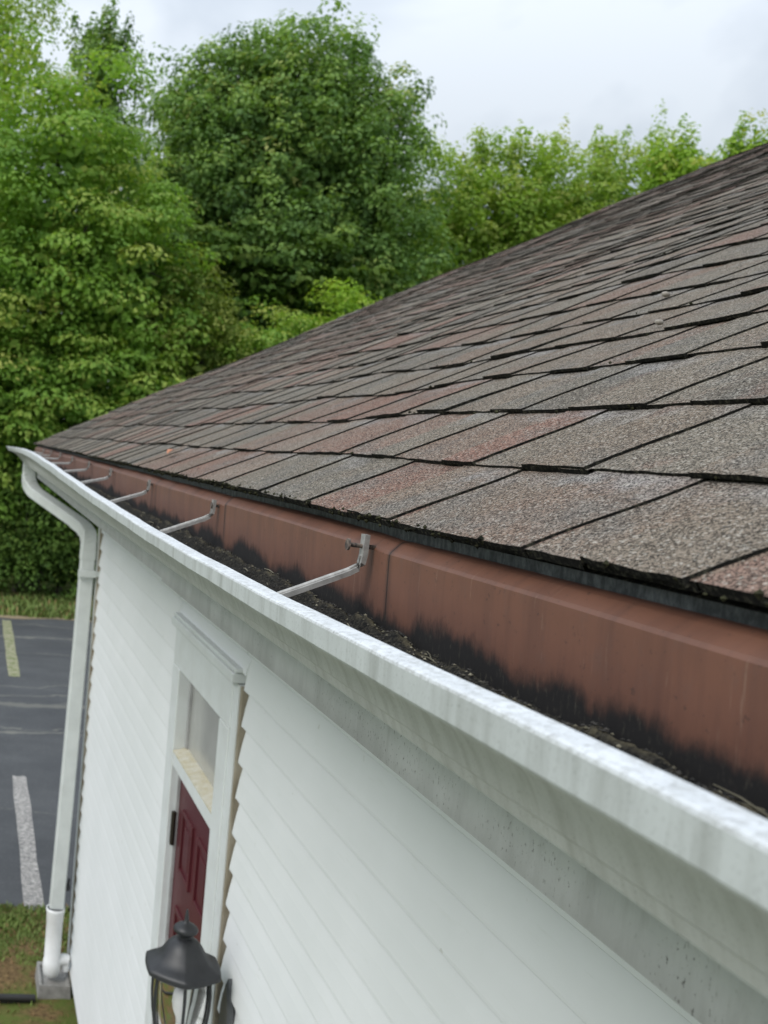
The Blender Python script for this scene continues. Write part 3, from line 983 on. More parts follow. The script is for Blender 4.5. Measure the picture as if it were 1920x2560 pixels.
# crimped elbow
el = []
for i in range(13):
    t = i / 12 * 4
    k = min(3, int(t)); f = t - k
    p, q = Vector(path[2 + k]), Vector(path[3 + k])
    el.append(tuple(p.lerp(q, f)))
rect_tube(ds, el, 0.044, 0.035, 0, 0.022)
rect_tube(ds, path[6:11], 0.043, 0.034)
low = []
for i in range(9):
    t = i / 8 * 4
    k = min(3, int(t)); f = t - k
    low.append(tuple(Vector(path[10 + k]).lerp(Vector(path[11 + k]), f)))
rect_tube(ds, low, 0.045, 0.036, 0, 0.012)
rect_tube(ds, [(0.700, 6.24, 2.78), (0.699, 6.238, 2.725)], 0.0465, 0.0375)
rect_tube(ds, [(0.699, 6.238, 2.73), (0.690, 6.215, 2.2), (0.672, 6.17, 1.4), (0.652, 6.12, 0.60)], 0.043, 0.035)
dsp = ds.build('downspout', M_SPOUT, house)
sp_ = MB()
sp_.box((0.643, 6.166, 2.625), (0.752, 6.196, 2.665)); sp_.box((0.745, 6.17, 2.63), (0.78, 6.21, 2.66))
sp_.build('strap', M_SPOUT, dsp)
pv = MB()
pc = (0.647, 6.112)
pv.lathe([(0.050, 0.585), (0.053, 0.600), (0.0575, 0.600), (0.0575, 0.582), (0.054, 0.572), (0.052, 0.52), (0.050, 0.515), (0.0495, 0.275), (0.054, 0.270), (0.054, 0.225),
          (0.052, 0.205), (0.046, 0.185), (0.034, 0.170), (0.018, 0.163), (0.0, 0.162)], 24, (pc[0], pc[1], 0))
pv.tube([(pc[0] + 0.035, pc[1] + 0.005, 0.268), (pc[0] + 0.075, pc[1] + 0.01, 0.272), (pc[0] + 0.10, pc[1] + 0.012, 0.266)], [0.034, 0.034, 0.034], 16)
pv.tube([(pc[0] + 0.088, pc[1] + 0.012, 0.27), (pc[0] + 0.088, pc[1] + 0.012, 0.20)], 0.022, 12)
pv.build('pvc_adapter', M_PVC, dsp)
cl = MB()
cl.box((0.700, 6.128, 0.70), (0.727, 6.15, 0.735), 0); cl.tube([(0.715, 6.14, 0.735), (0.722, 6.145, 0.77)], 0.008, 8, 0)
cl.build('clip', M_BLACKP, dsp)

# ---- door assembly
dr_ = empty('door', (0.8, 3.36, 0.2)); dr_.parent = house
dr_.matrix_parent_inverse = Matrix.Translation(-Vector(house.location))
def door_part(b, name, mats, bevel=0.0, parent=dr_):
    o = b.build(name, mats, None, bevel)
    o.parent = parent
    o.matrix_parent_inverse = (Matrix.Translation(Vector(dr_.location))).inverted() if parent is dr_ else Matrix.Identity(4)
    return o
IN0, IN1 = 2.965, 3.575
c_ = MB()
c_.box((0.752, 2.850, 0.19), (0.80, IN0, 2.664)); c_.box((0.752, IN1, 0.19), (0.80, 3.69, 2.664))
c_.box((0.7535, 2.850, 2.6645), (0.80, 3.69, DTOP))
door_part(c_, 'casing', M_TRIM, 0.003)
j_ = MB()
j_.box((0.757, 2.788, 0.19), (0.79, 2.8495, DTOP - 0.002), 1); j_.box((0.7645, 3.6905, 0.19), (0.79, 3.722, DTOP - 0.002), 0)
j_.box((0.7605, 2.768, 0.192), (0.79, 2.7875, DTOP - 0.003), 0)
door_part(j_, 'edge_channel', [M_STAIN, M_TRIM])
h_ = MB()
h_.box((0.736, 2.80, DTOP + 0.001), (0.79, 3.70, DTOP + 0.030)); h_.box((0.743, 2.795, DTOP + 0.0305), (0.79, 3.70, DTOP + 0.044))
door_part(h_, 'drip_cap', M_TRIM, 0.004)
jb = MB()
jb.box((0.7775, IN1 - 0.014, 0.19), (0.7872, IN1 - 0.0005, 2.339)); jb.box((0.7775, IN0 + 0.0005, 0.19), (0.7872, IN0 + 0.014, 2.339))
jb.box((0.801, IN0 - 0.03, 0.19), (0.90, IN0 - 0.001, 2.664)); jb.box((0.801, IN1 + 0.001, 0.19), (0.90, IN1 + 0.03, 2.664))
door_part(jb, 'jamb', M_JAMB)
tb = MB()
tb.box((0.7555, IN0 + 0.001, 2.322), (0.86, IN1 - 0.001, 2.372))
door_part(tb, 'transom_bar', M_TRIM, 0.003)
sl = MB()
sl.add([(0.753, IN0 + 0.002, 2.3725), (0.753, IN1 - 0.002, 2.3725), (0.802, IN1 - 0.002, 2.3725), (0.802, IN0 + 0.002, 2.3725),
        (0.753, IN0 + 0.002, 2.378), (0.753, IN1 - 0.002, 2.378), (0.802, IN1 - 0.002, 2.390), (0.802, IN0 + 0.002, 2.390)],
       [(0, 1, 2, 3), (7, 6, 5, 4), (0, 4, 5, 1), (0, 3, 7, 4), (1, 5, 6, 2), (2, 6, 7, 3)])
door_part(sl, 'transom_sill', M_SILL)
tp = MB()
tp.box((0.801, IN0 + 0.002, 2.385), (0.807, IN1 - 0.002, 2.663), 0)
tw = door_part(tp, 'transom_window', M_WINPANE)
for y_ in (IN0 + 0.002, IN1 - 0.022):
    sf = MB(); sf.box((0.793, y_, 2.391), (0.8005, y_ + 0.02, 2.662))
    door_part(sf, 'sash_stile', M_JAMB)
dl = MB()
dx = 0.788
dl.box((dx, IN0 + 0.004, 0.21), (dx + 0.044, IN1 - 0.004, 2.338))
w_ = IN1 - IN0
for (za, zb) in ((1.98, 2.20), (1.12, 1.86), (0.36, 0.98)):
    for (fa_, fb_) in ((0.16, 0.44), (0.56, 0.84)):
        ya, yb = IN0 + w_ * fa_, IN0 + w_ * fb_
        # moulded frame of the raised panel
        for (p, q) in (((ya, za), (ya + 0.018, zb)), ((yb - 0.018, za), (yb, zb))):
            dl.box((dx - 0.008, p[0], p[1]), (dx + 0.001, q[0], q[1]))
        dl.box((dx - 0.0075, ya + 0.0181, za), (dx + 0.001, yb - 0.0181, za + 0.018)); dl.box((dx - 0.0075, ya + 0.0181, zb - 0.018), (dx + 0.001, yb - 0.0181, zb))
        dl.box((dx - 0.004, ya + 0.045, za + 0.045), (dx + 0.001, yb - 0.045, zb - 0.045))
door_part(dl, 'door_leaf', M_DOOR, 0.002)
for hz in (2.10, 1.25, 0.45):
    hb = MB()
    hb.box((0.765, IN1 - 0.012, hz - 0.055), (0.777, IN1 - 0.001, hz + 0.055))
    hb.tube([(0.772, IN1 - 0.013, hz - 0.06), (0.772, IN1 - 0.013, hz + 0.06)], 0.008, 10)
    door_part(hb, 'hinge', M_HINGE)
th = MB(); th.box((0.758, IN0 + 0.001, 0.185), (0.88, IN1 - 0.001, 0.209)); door_part(th, 'threshold', M_JAMB)

# ------------------------------------------------------------------ things on and by the house
# wall lantern
LX, LY, LZ = 0.632, 2.655, 2.074
lan = empty('wall_lantern', (LX, LY, LZ - 0.28))
tag(lan, 'black carriage lantern with bell cap and clear glass mounted beside the maroon door', 'lantern')
def lp(b, name, mats, bevel=0.0):
    o = b.build(name, mats, None, bevel)
    o.parent = lan
    o.matrix_parent_inverse = Matrix.Translation(-Vector(lan.location))
    return o
PH = R(25)
def hexs(th, r):
    a = ((th - PH) % (math.pi / 3)) - math.pi / 6
    hx = math.cos(math.pi / 6) / math.cos(a)
    k = min(1.0, max(0.0, (r - 0.035) / 0.06))
    return 1.0 * (1 - k * 0.62) + hx * (k * 0.62) * 1.03
b = MB()
b.lathe([(0.0, 0.068), (0.018, 0.068), (0.026, 0.0655), (0.036, 0.059), (0.046, 0.049), (0.054, 0.037), (0.062, 0.025), (0.072, 0.013), (0.085, 0.005), (0.098, 0.000), (0.105, -0.005),
         (0.107, -0.012), (0.105, -0.018), (0.094, -0.025), (0.084, -0.031), (0.080, -0.031), (0.076, -0.020), (0.0, 0.01)], 72, (LX, LY, LZ + 0.005), 0, 0.0, True, hexs)
lp(b, 'cap', M_BLACKP)
b = MB()
b.lathe([(0.016, 0.088), (0.014, 0.095), (0.019, 0.102), (0.031, 0.107), (0.0335, 0.113), (0.031, 0.119), (0.022, 0.126), (0.010, 0.131), (0.0065, 0.135), (0.0055, 0.148), (0.0025, 0.166), (0.0, 0.170)], 32, (LX, LY, LZ - 0.017))
lp(b, 'finial', M_BLACKP)
b = MB()
gp = [(0.076, -0.026), (0.079, -0.06), (0.078, -0.10), (0.073, -0.145), (0.064, -0.19), (0.053, -0.23), (0.046, -0.25)]
def hexg(th, r):
    a = ((th - PH) % (math.pi / 3)) - math.pi / 6
    return 0.45 + 0.55 * math.cos(math.pi / 6) / math.cos(a)
b.lathe(gp, 48, (LX, LY, LZ), 0, 0.0, True, hexg)
lp(b, 'glass', M_GLASS)
for i in range(6):
    b = MB()
    a = PH + i * math.pi / 3
    b.tube([(LX + (r + 0.004) * math.cos(a), LY + (r + 0.004) * math.sin(a), LZ + z) for r, z in gp], 0.0042, 6)
    lp(b, 'frame_bar', M_BLACKP)
b = MB()
b.lathe([(0.0, -0.255), (0.046, -0.255), (0.052, -0.247), (0.049, -0.243), (0.03, -0.243), (0.0, -0.243)], 32, (LX, LY, LZ), 0, 0.0, True)
b.lathe([(0.0, -0.300), (0.012, -0.295), (0.018, -0.28), (0.030, -0.266), (0.044, -0.2555)], 24, (LX, LY, LZ))
lp(b, 'base', M_BLACKP)
b = MB()
b.lathe([(0.012, -0.243), (0.014, -0.20), (0.016, -0.165), (0.026, -0.14), (0.030, -0.115), (0.027, -0.092), (0.016, -0.077), (0.0, -0.072)], 24, (LX, LY, LZ))
lp(b, 'bulb', M_BULB)
b = MB()
b.tube([(LX + 0.002, LY, LZ - 0.285), (LX + 0.01, LY, LZ - 0.32), (LX + 0.05, LY, LZ - 0.345), (LX + 0.095, LY, LZ - 0.31), (LX + 0.118, LY, LZ - 0.23), (LX + 0.135, LY, LZ - 0.165), (LX + 0.150, LY, LZ - 0.15)], 0.009, 10)
lp(b, 'arm', M_BLACKP)
b = MB()
bp = [(-0.030, 0.13), (-0.016, 0.150), (-0.008, 0.168), (0.0, 0.175), (0.008, 0.168), (0.016, 0.150), (0.030, 0.13), (0.044, 0.09), (0.050, 0.0), (0.044, -0.09), (0.028, -0.13), (0.0, -0.16), (-0.028, -0.13), (-0.044, -0.09), (-0.050, 0.0), (-0.044, 0.09)]
zc = LZ - 0.21
n = len(bp)
f0 = [(0.768, LY + y, zc + z) for y, z in bp]; f1 = [(0.758, LY + y, zc + z) for y, z in bp]; f2 = [(0.752, LY + y * 0.85, zc + z * 0.9) for y, z in bp]
b.sweep([f0, f1, f2], 0, True, False); b.add(f2, [tuple(range(n))])
lp(b, 'backplate', M_PLATE)

# splash block under the downspout
b = MB()
b.add([(0.565, 6.02, 0.02), (0.772, 6.02, 0.02), (0.772, 6.30, 0.02), (0.565, 6.30, 0.02),
       (0.572, 6.03, 0.152), (0.765, 6.03, 0.152), (0.765, 6.295, 0.162), (0.572, 6.295, 0.162),
       (0.590, 6.03, 0.152), (0.748, 6.03, 0.152), (0.748, 6.27, 0.162), (0.590, 6.27, 0.162),
       (0.600, 6.035, 0.140), (0.738, 6.035, 0.140), (0.738, 6.26, 0.131), (0.600, 6.26, 0.131)],
      [(0, 3, 2, 1), (0, 1, 5, 9, 8, 4), (1, 2, 6, 5), (2, 3, 7, 6), (3, 0, 4, 7), (4, 8, 11, 7), (5, 6, 10, 9), (7, 11, 10, 6), (8, 12, 15, 11), (9, 10, 14, 13), (11, 15, 14, 10), (8, 9, 13, 12), (12, 13, 14, 15)])
tag(b.build('splash_block', M_BLOCK, None, 0.004), 'grey concrete splash block under the white downspout at the wall corner', 'splash block')
b = MB()
b.tube([(-3.5, 5.90, 0.085), (-1.5, 5.94, 0.088), (0.1, 5.97, 0.09), (0.55, 5.985, 0.092)], 0.022, 10)
b.tube([(-3.5, 5.93, 0.05), (-1.5, 5.97, 0.05), (0.1, 6.0, 0.05), (0.55, 6.015, 0.05)], 0.030, 8)
tag(b.build('garden_edging', M_EDGING), 'black plastic garden edging running through the bank to the concrete block', 'edging')

# silt in the gutter
def vnoise(shape, cell, seed):
    r = np.random.default_rng(seed)
    h, w = shape
    gy, gx = int(h / cell[0]) + 3, int(w / cell[1]) + 3
    gr = r.random((gy, gx))
    yy = np.arange(h) / cell[0]; xx = np.arange(w) / cell[1]
    y0 = yy.astype(int); x0 = xx.astype(int)
    fy = (yy - y0)[:, None]; fx = (xx - x0)[None, :]
    fy = fy * fy * (3 - 2 * fy); fx = fx * fx * (3 - 2 * fx)
    a = gr[y0][:, x0]; b_ = gr[y0][:, x0 + 1]; c_ = gr[y0 + 1][:, x0]; d = gr[y0 + 1][:, x0 + 1]
    return a * (1-fy) * (1-fx) + b_ * (1-fy) * fx + c_ * fy * (1-fx) + d * fy * fx
ylist = np.concatenate([np.arange(-0.8, 2.2, 0.0035), np.arange(2.2, 6.95, 0.012)])
xlist = np.linspace(0.310, 0.3885, 30)
H = 0.010 * vnoise((len(ylist), 30), (12, 6), 3) + 0.0045 * vnoise((len(ylist), 30), (4, 2.5), 4) + 0.0022 * vnoise((len(ylist), 30), (1.3, 1.2), 5)
gx = (xlist - 0.310) / 0.0785
base = 3.2755 + 0.010 * np.exp(-((gx - 0.80) / 0.10) ** 2) + 0.006 * np.exp(-((gx - 1.0) / 0.06) ** 2) + 0.004 * gx
Zs = base[None, :] + H
b = MB()
nyy, nxx = len(ylist), len(xlist)
vs = [(float(xlist[j]), float(ylist[i]), float(Zs[i, j])) for i in range(nyy) for j in range(nxx)]
fs = [(i*nxx+j, i*nxx+j+1, (i+1)*nxx+j+1, (i+1)*nxx+j) for i in range(nyy-1) for j in range(nxx-1)]
b.add(vs, fs, 0, True)
# loose grains and bits
gt = [0.3] * len(fs)
def grain(b, p, r, mat, tl, tone, squash=0.7):
    q = []
    for d in ((1,0,0),(-1,0,0),(0,1,0),(0,-1,0),(0,0,1),(0,0,-1)):
        k = r * random.uniform(0.6, 1.3)
        q.append((p[0] + d[0]*k, p[1] + d[1]*k*1.2, p[2] + d[2]*k*squash))
    F = [(0,2,4),(2,1,4),(1,3,4),(3,0,4),(2,0,5),(1,2,5),(3,1,5),(0,3,5)]
    b.add(q, F, mat)
    tl.extend([tone] * 8)
for i in range(4200):
    y = random.uniform(0.2, 2.0) if random.random() < 0.8 else random.uniform(2.0, 5.5)
    t = min(0.999, max(0.0, random.gauss(0.72, 0.22)))
    x = 0.310 + 0.0783 * t
    iy = int(np.searchsorted(ylist, y)) - 1; ix = int(t * 29)
    z = float(Zs[max(0, iy), ix])
    near_ridge = abs(t - 0.80) < 0.10 or t > 0.95
    tone = random.uniform(0.45, 1.0) if (near_ridge and random.random() < 0.35) else random.uniform(0.0, 0.35)
    grain(b, (x, y, z + 0.0005), random.uniform(0.0008, 0.0022), 1, gt, tone)
for i in range(46):
    y = random.uniform(0.3, 2.6); t = min(0.95, max(0.05, random.gauss(0.74, 0.15)))
    x = 0.310 + 0.0783 * t
    z = float(Zs[int(np.searchsorted(ylist, y)) - 1, int(t * 29)]) + 0.001
    a = random.gauss(1.57, 0.5); ln = random.uniform(0.006, 0.026)
    dx_, dy_ = math.cos(a) * ln, math.sin(a) * ln
    n0 = len(b.f)
    b.tube([(x - dx_ * 0.35, y - dy_, z), (min(x, 0.384), y, z + 0.0014), (min(0.386, x + dx_ * 0.35), y + dy_, z + 0.0005)], [0.0005, 0.0007, 0.0004], 5, 1)
    gt.extend([random.choice([0.3, 0.8, 0.95])] * (len(b.f) - n0))
so_ = b.build('gutter_silt', [M_SILT, M_GRAIN])
a_ = so_.data.attributes.new('tone', 'FLOAT', 'FACE'); a_.data.foreach_set('value', gt)
tag(so_, 'wet black silt and grit lying along the bottom of the gutter', 'silt', kind='stuff')
# moss and grit along the shingle butts
b = MB(); gt = []
for i in range(2600):
    k = 0 if random.random() < 0.62 else random.randint(1, 12)
    s = (-0.004 if k == 0 else 0.125 + (k - 1) * SE)
    y = random.uniform(0.0, 4.5) if random.random() < 0.7 else random.uniform(0.3, 7.0)
    if 0.5 + 0.5 * math.sin(y * 7.1 + k * 2.3) * math.sin(y * 3.3 + k) < random.random() * 0.9: continue
    p = rp_(s - random.uniform(0.0, 0.003), y, random.uniform(0.001, 0.010))
    grain(b, p, random.uniform(0.0012, 0.0032), 0, gt, 0.3, 0.9)
mo = b.build('roof_moss', M_MOSS)
tag(mo, 'dark moss tufts and grit caught along the lower shingle edges', 'moss', kind='stuff')
# orange leaf and pale pebbles on the roof
def on_roof(s, y, h): return Vector(rp_(s, y, h))
b = MB()
lf = [(-0.030, 0), (-0.018, 0.009), (0.0, 0.012), (0.016, 0.008), (0.030, 0.0), (0.016, -0.007), (0.0, -0.010), (-0.018, -0.008)]
vs = [on_roof(0.068 + v_, 2.38 + u_ * 0.9 + v_, 0.016 + 0.006 * abs(u_ / 0.03)) for u_, v_ in lf]
b.add(vs + [v_ + Vector((0, 0, 0.0008)) for v_ in vs], [tuple(range(8)), tuple(range(8, 16))[::-1]] + [(i, (i+1) % 8, 8 + (i+1) % 8, 8 + i) for i in range(8)])
tag(b.build('fallen_leaf', M_LEAFO), 'small curled orange leaf lying on the lowest row of shingles', 'leaf')
for (x, y, r, lab) in ((1.086, 1.649, 0.006, 'pale pebble on the shingles, farther up the roof of the two'), (0.904, 1.376, 0.005, 'pale pebble on the shingles, lower on the roof of the two')):
    b = MB()
    s = (x - EX) / ct
    c0 = on_roof(s, y, 0.013)
    vs, fs = [], []
    for i in range(5):
        for j in range(10):
            th_, ph_ = math.pi * i / 4, 2 * math.pi * j / 10
            q = r * (1 + 0.15 * math.sin(3 * ph_ + i))
            vs.append((c0.x + q * math.sin(th_) * math.cos(ph_) * 1.2, c0.y + q * math.sin(th_) * math.sin(ph_), c0.z + 0.75 * q * math.cos(th_)))
    for i in range(4):
        for j in range(10): fs.append((i*10+j, i*10+(j+1) % 10, (i+1)*10+(j+1) % 10, (i+1)*10+j))
    b.add(vs, fs, 0, True)
    tag(b.build('pebble', M_PEBBLE), lab, 'pebble', 'pebbles on the roof')

# ------------------------------------------------------------------ trees
def unit(n):
    v = rng.normal(size=(n, 3))
    return v / np.linalg.norm(v, axis=1)[:, None]

def leaf_object(name, P, N, T, size, tone, mat, parent=None, aspect=0.55):
    n = len(P)
    sz = (size * rng.uniform(0.65, 1.35, n))[:, None]
    B = np.cross(N, T); B /= (np.linalg.norm(B, axis=1)[:, None] + 1e-9)
    T = np.cross(B, N)
    V = np.empty((n, 4, 3), np.float32)
    V[:, 0] = P - T * sz * 0.5
    V[:, 1] = P + B * sz * aspect * 0.5 + N * sz * 0.06
    V[:, 2] = P + T * sz * 0.5 - N * sz * 0.10
    V[:, 3] = P - B * sz * aspect * 0.5 + N * sz * 0.06
    me = bpy.data.meshes.new(name)
    me.vertices.add(n * 4)
    me.vertices.foreach_set('co', V.reshape(-1))
    me.loops.add(n * 4)
    me.loops.foreach_set('vertex_index', np.arange(n * 4, dtype=np.int32))
    me.polygons.add(n)
    me.polygons.foreach_set('loop_start', np.arange(0, n * 4, 4, dtype=np.int32))
    me.update(calc_edges=True)
    me.materials.append(mat)
    a = me.attributes.new('tone', 'FLOAT', 'FACE')
    a.data.foreach_set('value', np.clip(tone, 0, 1).astype(np.float32))
    o = bpy.data.objects.new(name, me)
    COL.objects.link(o)
    if parent:
        o.parent = parent
        o.matrix_parent_inverse = Matrix.Translation(-Vector(parent.location))
    return o

def crown_points(lobes, rc, per, flat=0.75, inner=0.22, style='dome', shoots=0):
    """lobes: (centre, radii, number of leaf clumps). Returns positions, normals, tangents, tones"""
    PP, NN, TT_, TO = [], [], [], []
    for (c, r, n) in lobes:
        c = np.array(c); r = np.array(r)
        d = unit(n)
        d[:, 2] = np.where((d[:, 2] < -0.35) & (rng.random(n) < 0.6), -d[:, 2], d[:, 2])
        k = np.where(rng.random(n) < inner, rng.uniform(0.35, 0.8, n), rng.uniform(0.84, 1.05, n))
        lump = 1 + 0.15 * np.sin(d[:, 0] * 6 + c[0]) * np.sin(d[:, 2] * 7 + c[1]) + 0.09 * np.sin(d[:, 1] * 9 + d[:, 2] * 8 + d[:, 0] * 5)
        cc = c + d * r * (k * lump)[:, None]
        if shoots:
            m = min(n, shoots)
            q = rng.choice(np.where(d[:, 2] > 0.25)[0], m)
            top = cc[q] + np.stack([rng.uniform(-.15, .15, m), rng.uniform(-.15, .15, m), rng.uniform(0.1, 0.42, m)], 1)
            cc = np.concatenate([cc, top]); d = np.concatenate([d, d[q]])
            isup = np.concatenate([np.zeros(n), np.ones(m)])
        else:
            isup = np.zeros(n)
        nn = len(cc)
        ctone = rng.normal(0.45, 0.20, nn)
        cr = rc * rng.uniform(0.7, 1.35, nn)
        idx = np.repeat(np.arange(nn), per)
        m = len(idx)
        e = unit(m)
        e[:, 2] = np.where((e[:, 2] < 0) & (rng.random(m) < 0.55), -e[:, 2], e[:, 2])
        rad = np.where(rng.random(m) < 0.7, rng.uniform(0.72, 1.05, m), rng.random(m) ** 0.5)
        fl = np.where(isup[idx] > 0, 1.8, flat)
        hx = np.where(isup[idx] > 0, 0.45, 1.0)
        off = e * (rad * cr[idx])[:, None] * np.stack([hx, hx, fl], 1)
        if style == 'droop':
            dd = d[idx]
            hor = np.sqrt(off[:, 0] ** 2 + off[:, 1] ** 2)
            off = off + dd * (hor * 0.55)[:, None]
            off[:, 2] -= hor * 0.42
        P = cc[idx] + off
        up = np.array([0, 0, 1.0])
        Nn = e * 0.75 + up * (0.50 if style != 'droop' else 0.7) + d[idx] * 0.3 + rng.normal(size=(m, 3)) * 0.34
        Nn /= np.linalg.norm(Nn, axis=1)[:, None]
        Tt = e + rng.normal(size=(m, 3)) * 0.6 - up * (0.25 if style != 'droop' else 0.6)
        hi = (off[:, 2] / (cr[idx] * flat + 1e-6))
        PP.append(P); NN.append(Nn); TT_.append(Tt)
        # young outer leaves are yellower: tone also rises towards each clump's top
        TO.append(ctone[idx] + 0.13 * (rad - 0.6) + rng.normal(0, 0.065, m) + 0.10 * np.clip(hi, -0.5, 1))
    return np.concatenate(PP), np.concatenate(NN), np.concatenate(TT_), np.concatenate(TO)

def trunk_mesh(base, top, r0, lobes, parent, mat=M_BARK, nb=8):
    b = MB()
    base, top = Vector(base), Vector(top)
    pts, rs = [], []
    for i in range(8):
        t = i / 7
        p = base.lerp(top, t) + Vector((0.15 * math.sin(t * 5 + base.x), 0.12 * math.cos(t * 4 + base.y), 0)) * t
        pts.append(p); rs.append(r0 * (1.25 if i == 0 else 1) * (1 - 0.82 * t) + 0.015)
    b.tube(pts, rs, 9)
    for k in range(nb):
        c, r, _ = lobes[k % len(lobes)]
        t = random.uniform(0.3, 0.85)
        p = base.lerp(top, t)
        a = random.uniform(0, 6.28)
        e = Vector((c[0] + r[0] * 0.75 * math.cos(a), c[1] + r[1] * 0.75 * math.sin(a), c[2] + r[2] * random.uniform(-0.4, 0.6)))
        mid = p.lerp(e, 0.5) + Vector((0, 0, -0.15 * (e - p).length * 0.3))
        q = r0 * (1 - 0.8 * t) * 0.55
        b.tube([p, p.lerp(mid, 0.5) + Vector((0, 0, 0.05)), mid, mid.lerp(e, 0.5) + Vector((0, 0, 0.1)), e], [q, q * 0.8, q * 0.6, q * 0.4, 0.012], 6)
    o = b.build('trunk', mat)
    o.parent = parent
    o.matrix_parent_inverse = Matrix.Translation(-Vector(parent.location))
    return o

def tree(name, label, cat, x, y, lobes, rc, per, size, mat, flat=0.75, style='dome', inner=0.22, shoots=0, r0=0.18, topz=None, group=None, aspect=0.6):
    t = empty(name, (x, y, 0.0))
    tag(t, label, cat, group)
    tz = topz or max(l[0][2] for l in lobes)
    trunk_mesh((x, y, -0.05), (lobes[0][0][0], lobes[0][0][1], tz), r0, lobes, t)
    P, N, T, to = crown_points(lobes, rc, per, flat, inner, style, shoots)
    sz = np.full(len(P), size)
    for (c, rr, n) in lobes:          # larger old leaves deep in the crown
        m = int(n * 9)
        d = unit(m)
        q = np.array(c) + d * np.array(rr) * (rng.uniform(0.30, 0.76, m))[:, None]
        P = np.concatenate([P, q]); N = np.concatenate([N, d * 0.8 + rng.normal(size=(m, 3)) * 0.45]); T = np.concatenate([T, rng.normal(size=(m, 3))])
        to = np.concatenate([to, rng.normal(0.42, 0.16, m)]); sz = np.concatenate([sz, np.full(m, 0.25 if rr[0] > 1.4 else 0.2)])
    N = N / np.linalg.norm(N, axis=1)[:, None]
    k = P[:, 2] > 0.05
    leaf_object('crown', P[k], N[k], T[k], sz[k], to[k], mat, t, aspect)
    return t
GT = 'trees along the far side of the parking lot'
# the big dark dome
tree('broad_tree', 'tallest dark green tree with a broad rounded dome crown', 'tree', 8.0, 28.0,
     [((7.4, 28, 9.4), (3.7, 3.2, 4.85), 880), ((5.8, 27.8, 10.9), (1.9, 1.7, 3.1), 270), ((7.4, 27.8, 11.4), (1.9, 1.7, 3.05), 250), ((9.1, 27.8, 10.9), (2.0, 1.7, 2.95), 270), ((9.9, 27.3, 7.2), (2.0, 2.0, 3.4), 290), ((6.0, 27.2, 6.6), (2.0, 1.8, 3.6), 230), ((8.2, 26.8, 4.6), (2.6, 1.5, 3.0), 240)],
     0.42, 52, 0.13, LF_DARK, 0.85, 'dome', 0.30, 0, 0.3, 12.5, GT)
# drooping front tree at left
tree('broad_tree', 'bright green tree with drooping layered branches at the left edge of the view', 'tree', 1.3, 23.2,
     [((1.4, 23.2, 8.6), (2.1, 1.9, 2.9), 150), ((2.7, 22.8, 6.6), (1.5, 1.4, 2.4), 90), ((0.2, 22.6, 6.3), (2.1, 1.6, 2.8), 130), ((1.9, 22.3, 4.0), (2.2, 1.2, 1.9), 130), ((0.0, 22.2, 3.6), (1.7, 1.1, 1.9), 90)],
     0.62, 125, 0.118, LF_MID, 0.36, 'droop', 0.30, 0, 0.2, 10.5, GT)
tree('broad_tree', 'pale yellow green airy tree rising behind the drooping tree at the left', 'tree', -0.6, 33.0,
     [((-0.3, 33, 14.0), (2.1, 2.0, 4.2), 150), ((-0.6, 32.4, 9.5), (2.3, 1.8, 3.6), 130)], 0.50, 52, 0.13, LF_LIGHT, 0.9, 'dome', 0.3, 26, 0.2, 16.5, GT)
tree('conical_tree', 'dark pointed treetop showing between the dome crown and the drooping tree', 'tree', 3.0, 31.0,
     [((2.95, 31, 12.2), (1.15, 1.1, 3.4), 120), ((3.0, 31, 7.8), (1.9, 1.7, 4.0), 150)], 0.36, 64, 0.125, LF_DARK, 0.9, 'dome', 0.25, 24, 0.18, 14.5, GT)
tree('broad_tree', 'dark leafy tree filling the gap low behind the dome crown', 'tree', 4.9, 30.5,
     [((4.6, 30.5, 8.2), (2.2, 1.8, 4.6), 230), ((4.3, 29.6, 4.5), (2.2, 1.5, 2.8), 120)], 0.42, 66, 0.13, LF_DARK, 0.8, 'dome', 0.3, 0, 0.2, 11.5, GT)
# lighter trees right of the dome
for (lab, x, y, lob, nsh) in (
    ('yellow green tree standing directly right of the dome crown', 13.6, 31, [((13.4, 31, 8.6), (2.1, 1.8, 4.1), 170), ((12.2, 30.4, 6.4), (1.6, 1.4, 3.0), 90)], 30),
    ('light green tree with upright shoots, second right of the dome crown', 15.8, 31.5, [((15.8, 31.5, 9.2), (2.3, 1.7, 4.3), 190)], 34),
    ('light green tree in the middle of the row above the roof slope', 18.3, 32.5, [((18.2, 32.5, 9.3), (2.2, 1.6, 4.1), 180)], 34),
    ('thin light green tree with sky showing through, left of the last bushy treetop', 20.7, 33, [((20.5, 33, 9.4), (2.0, 1.5, 4.3), 120)], 26)):
    tree('slender_tree', lab, 'tree', x, y, [(c_q, r_q, int(n_q * 2.0)) for c_q, r_q, n_q in lob], 0.40, 54, 0.13, LF_LIGHT, 0.95, 'dome', 0.35, nsh, 0.14, 11.5, GT)
tree('slender_tree', 'bushy green treetop standing above the upper roof edge', 'tree', 18.6, 28.0,
     [((18.45, 28, 10.9), (1.0, 0.9, 1.5), 80), ((18.3, 28, 8.5), (1.3, 1.1, 2.2), 90), ((19.6, 28.2, 10.2), (0.8, 0.8, 1.4), 50)], 0.34, 60, 0.12, LF_BUSH, 0.9, 'dome', 0.3, 20, 0.12, 11.5, GT)
tree('slender_tree', 'small green treetop just above the roof at the right edge of the view', 'tree', 21.7, 29.0,
     [((21.3, 29, 12.0), (1.0, 0.8, 1.5), 70), ((21.2, 29, 9.4), (1.2, 1.0, 2.2), 60)], 0.34, 60, 0.12, LF_BUSH, 0.9, 'dome', 0.3, 10, 0.12, 12.0, GT)
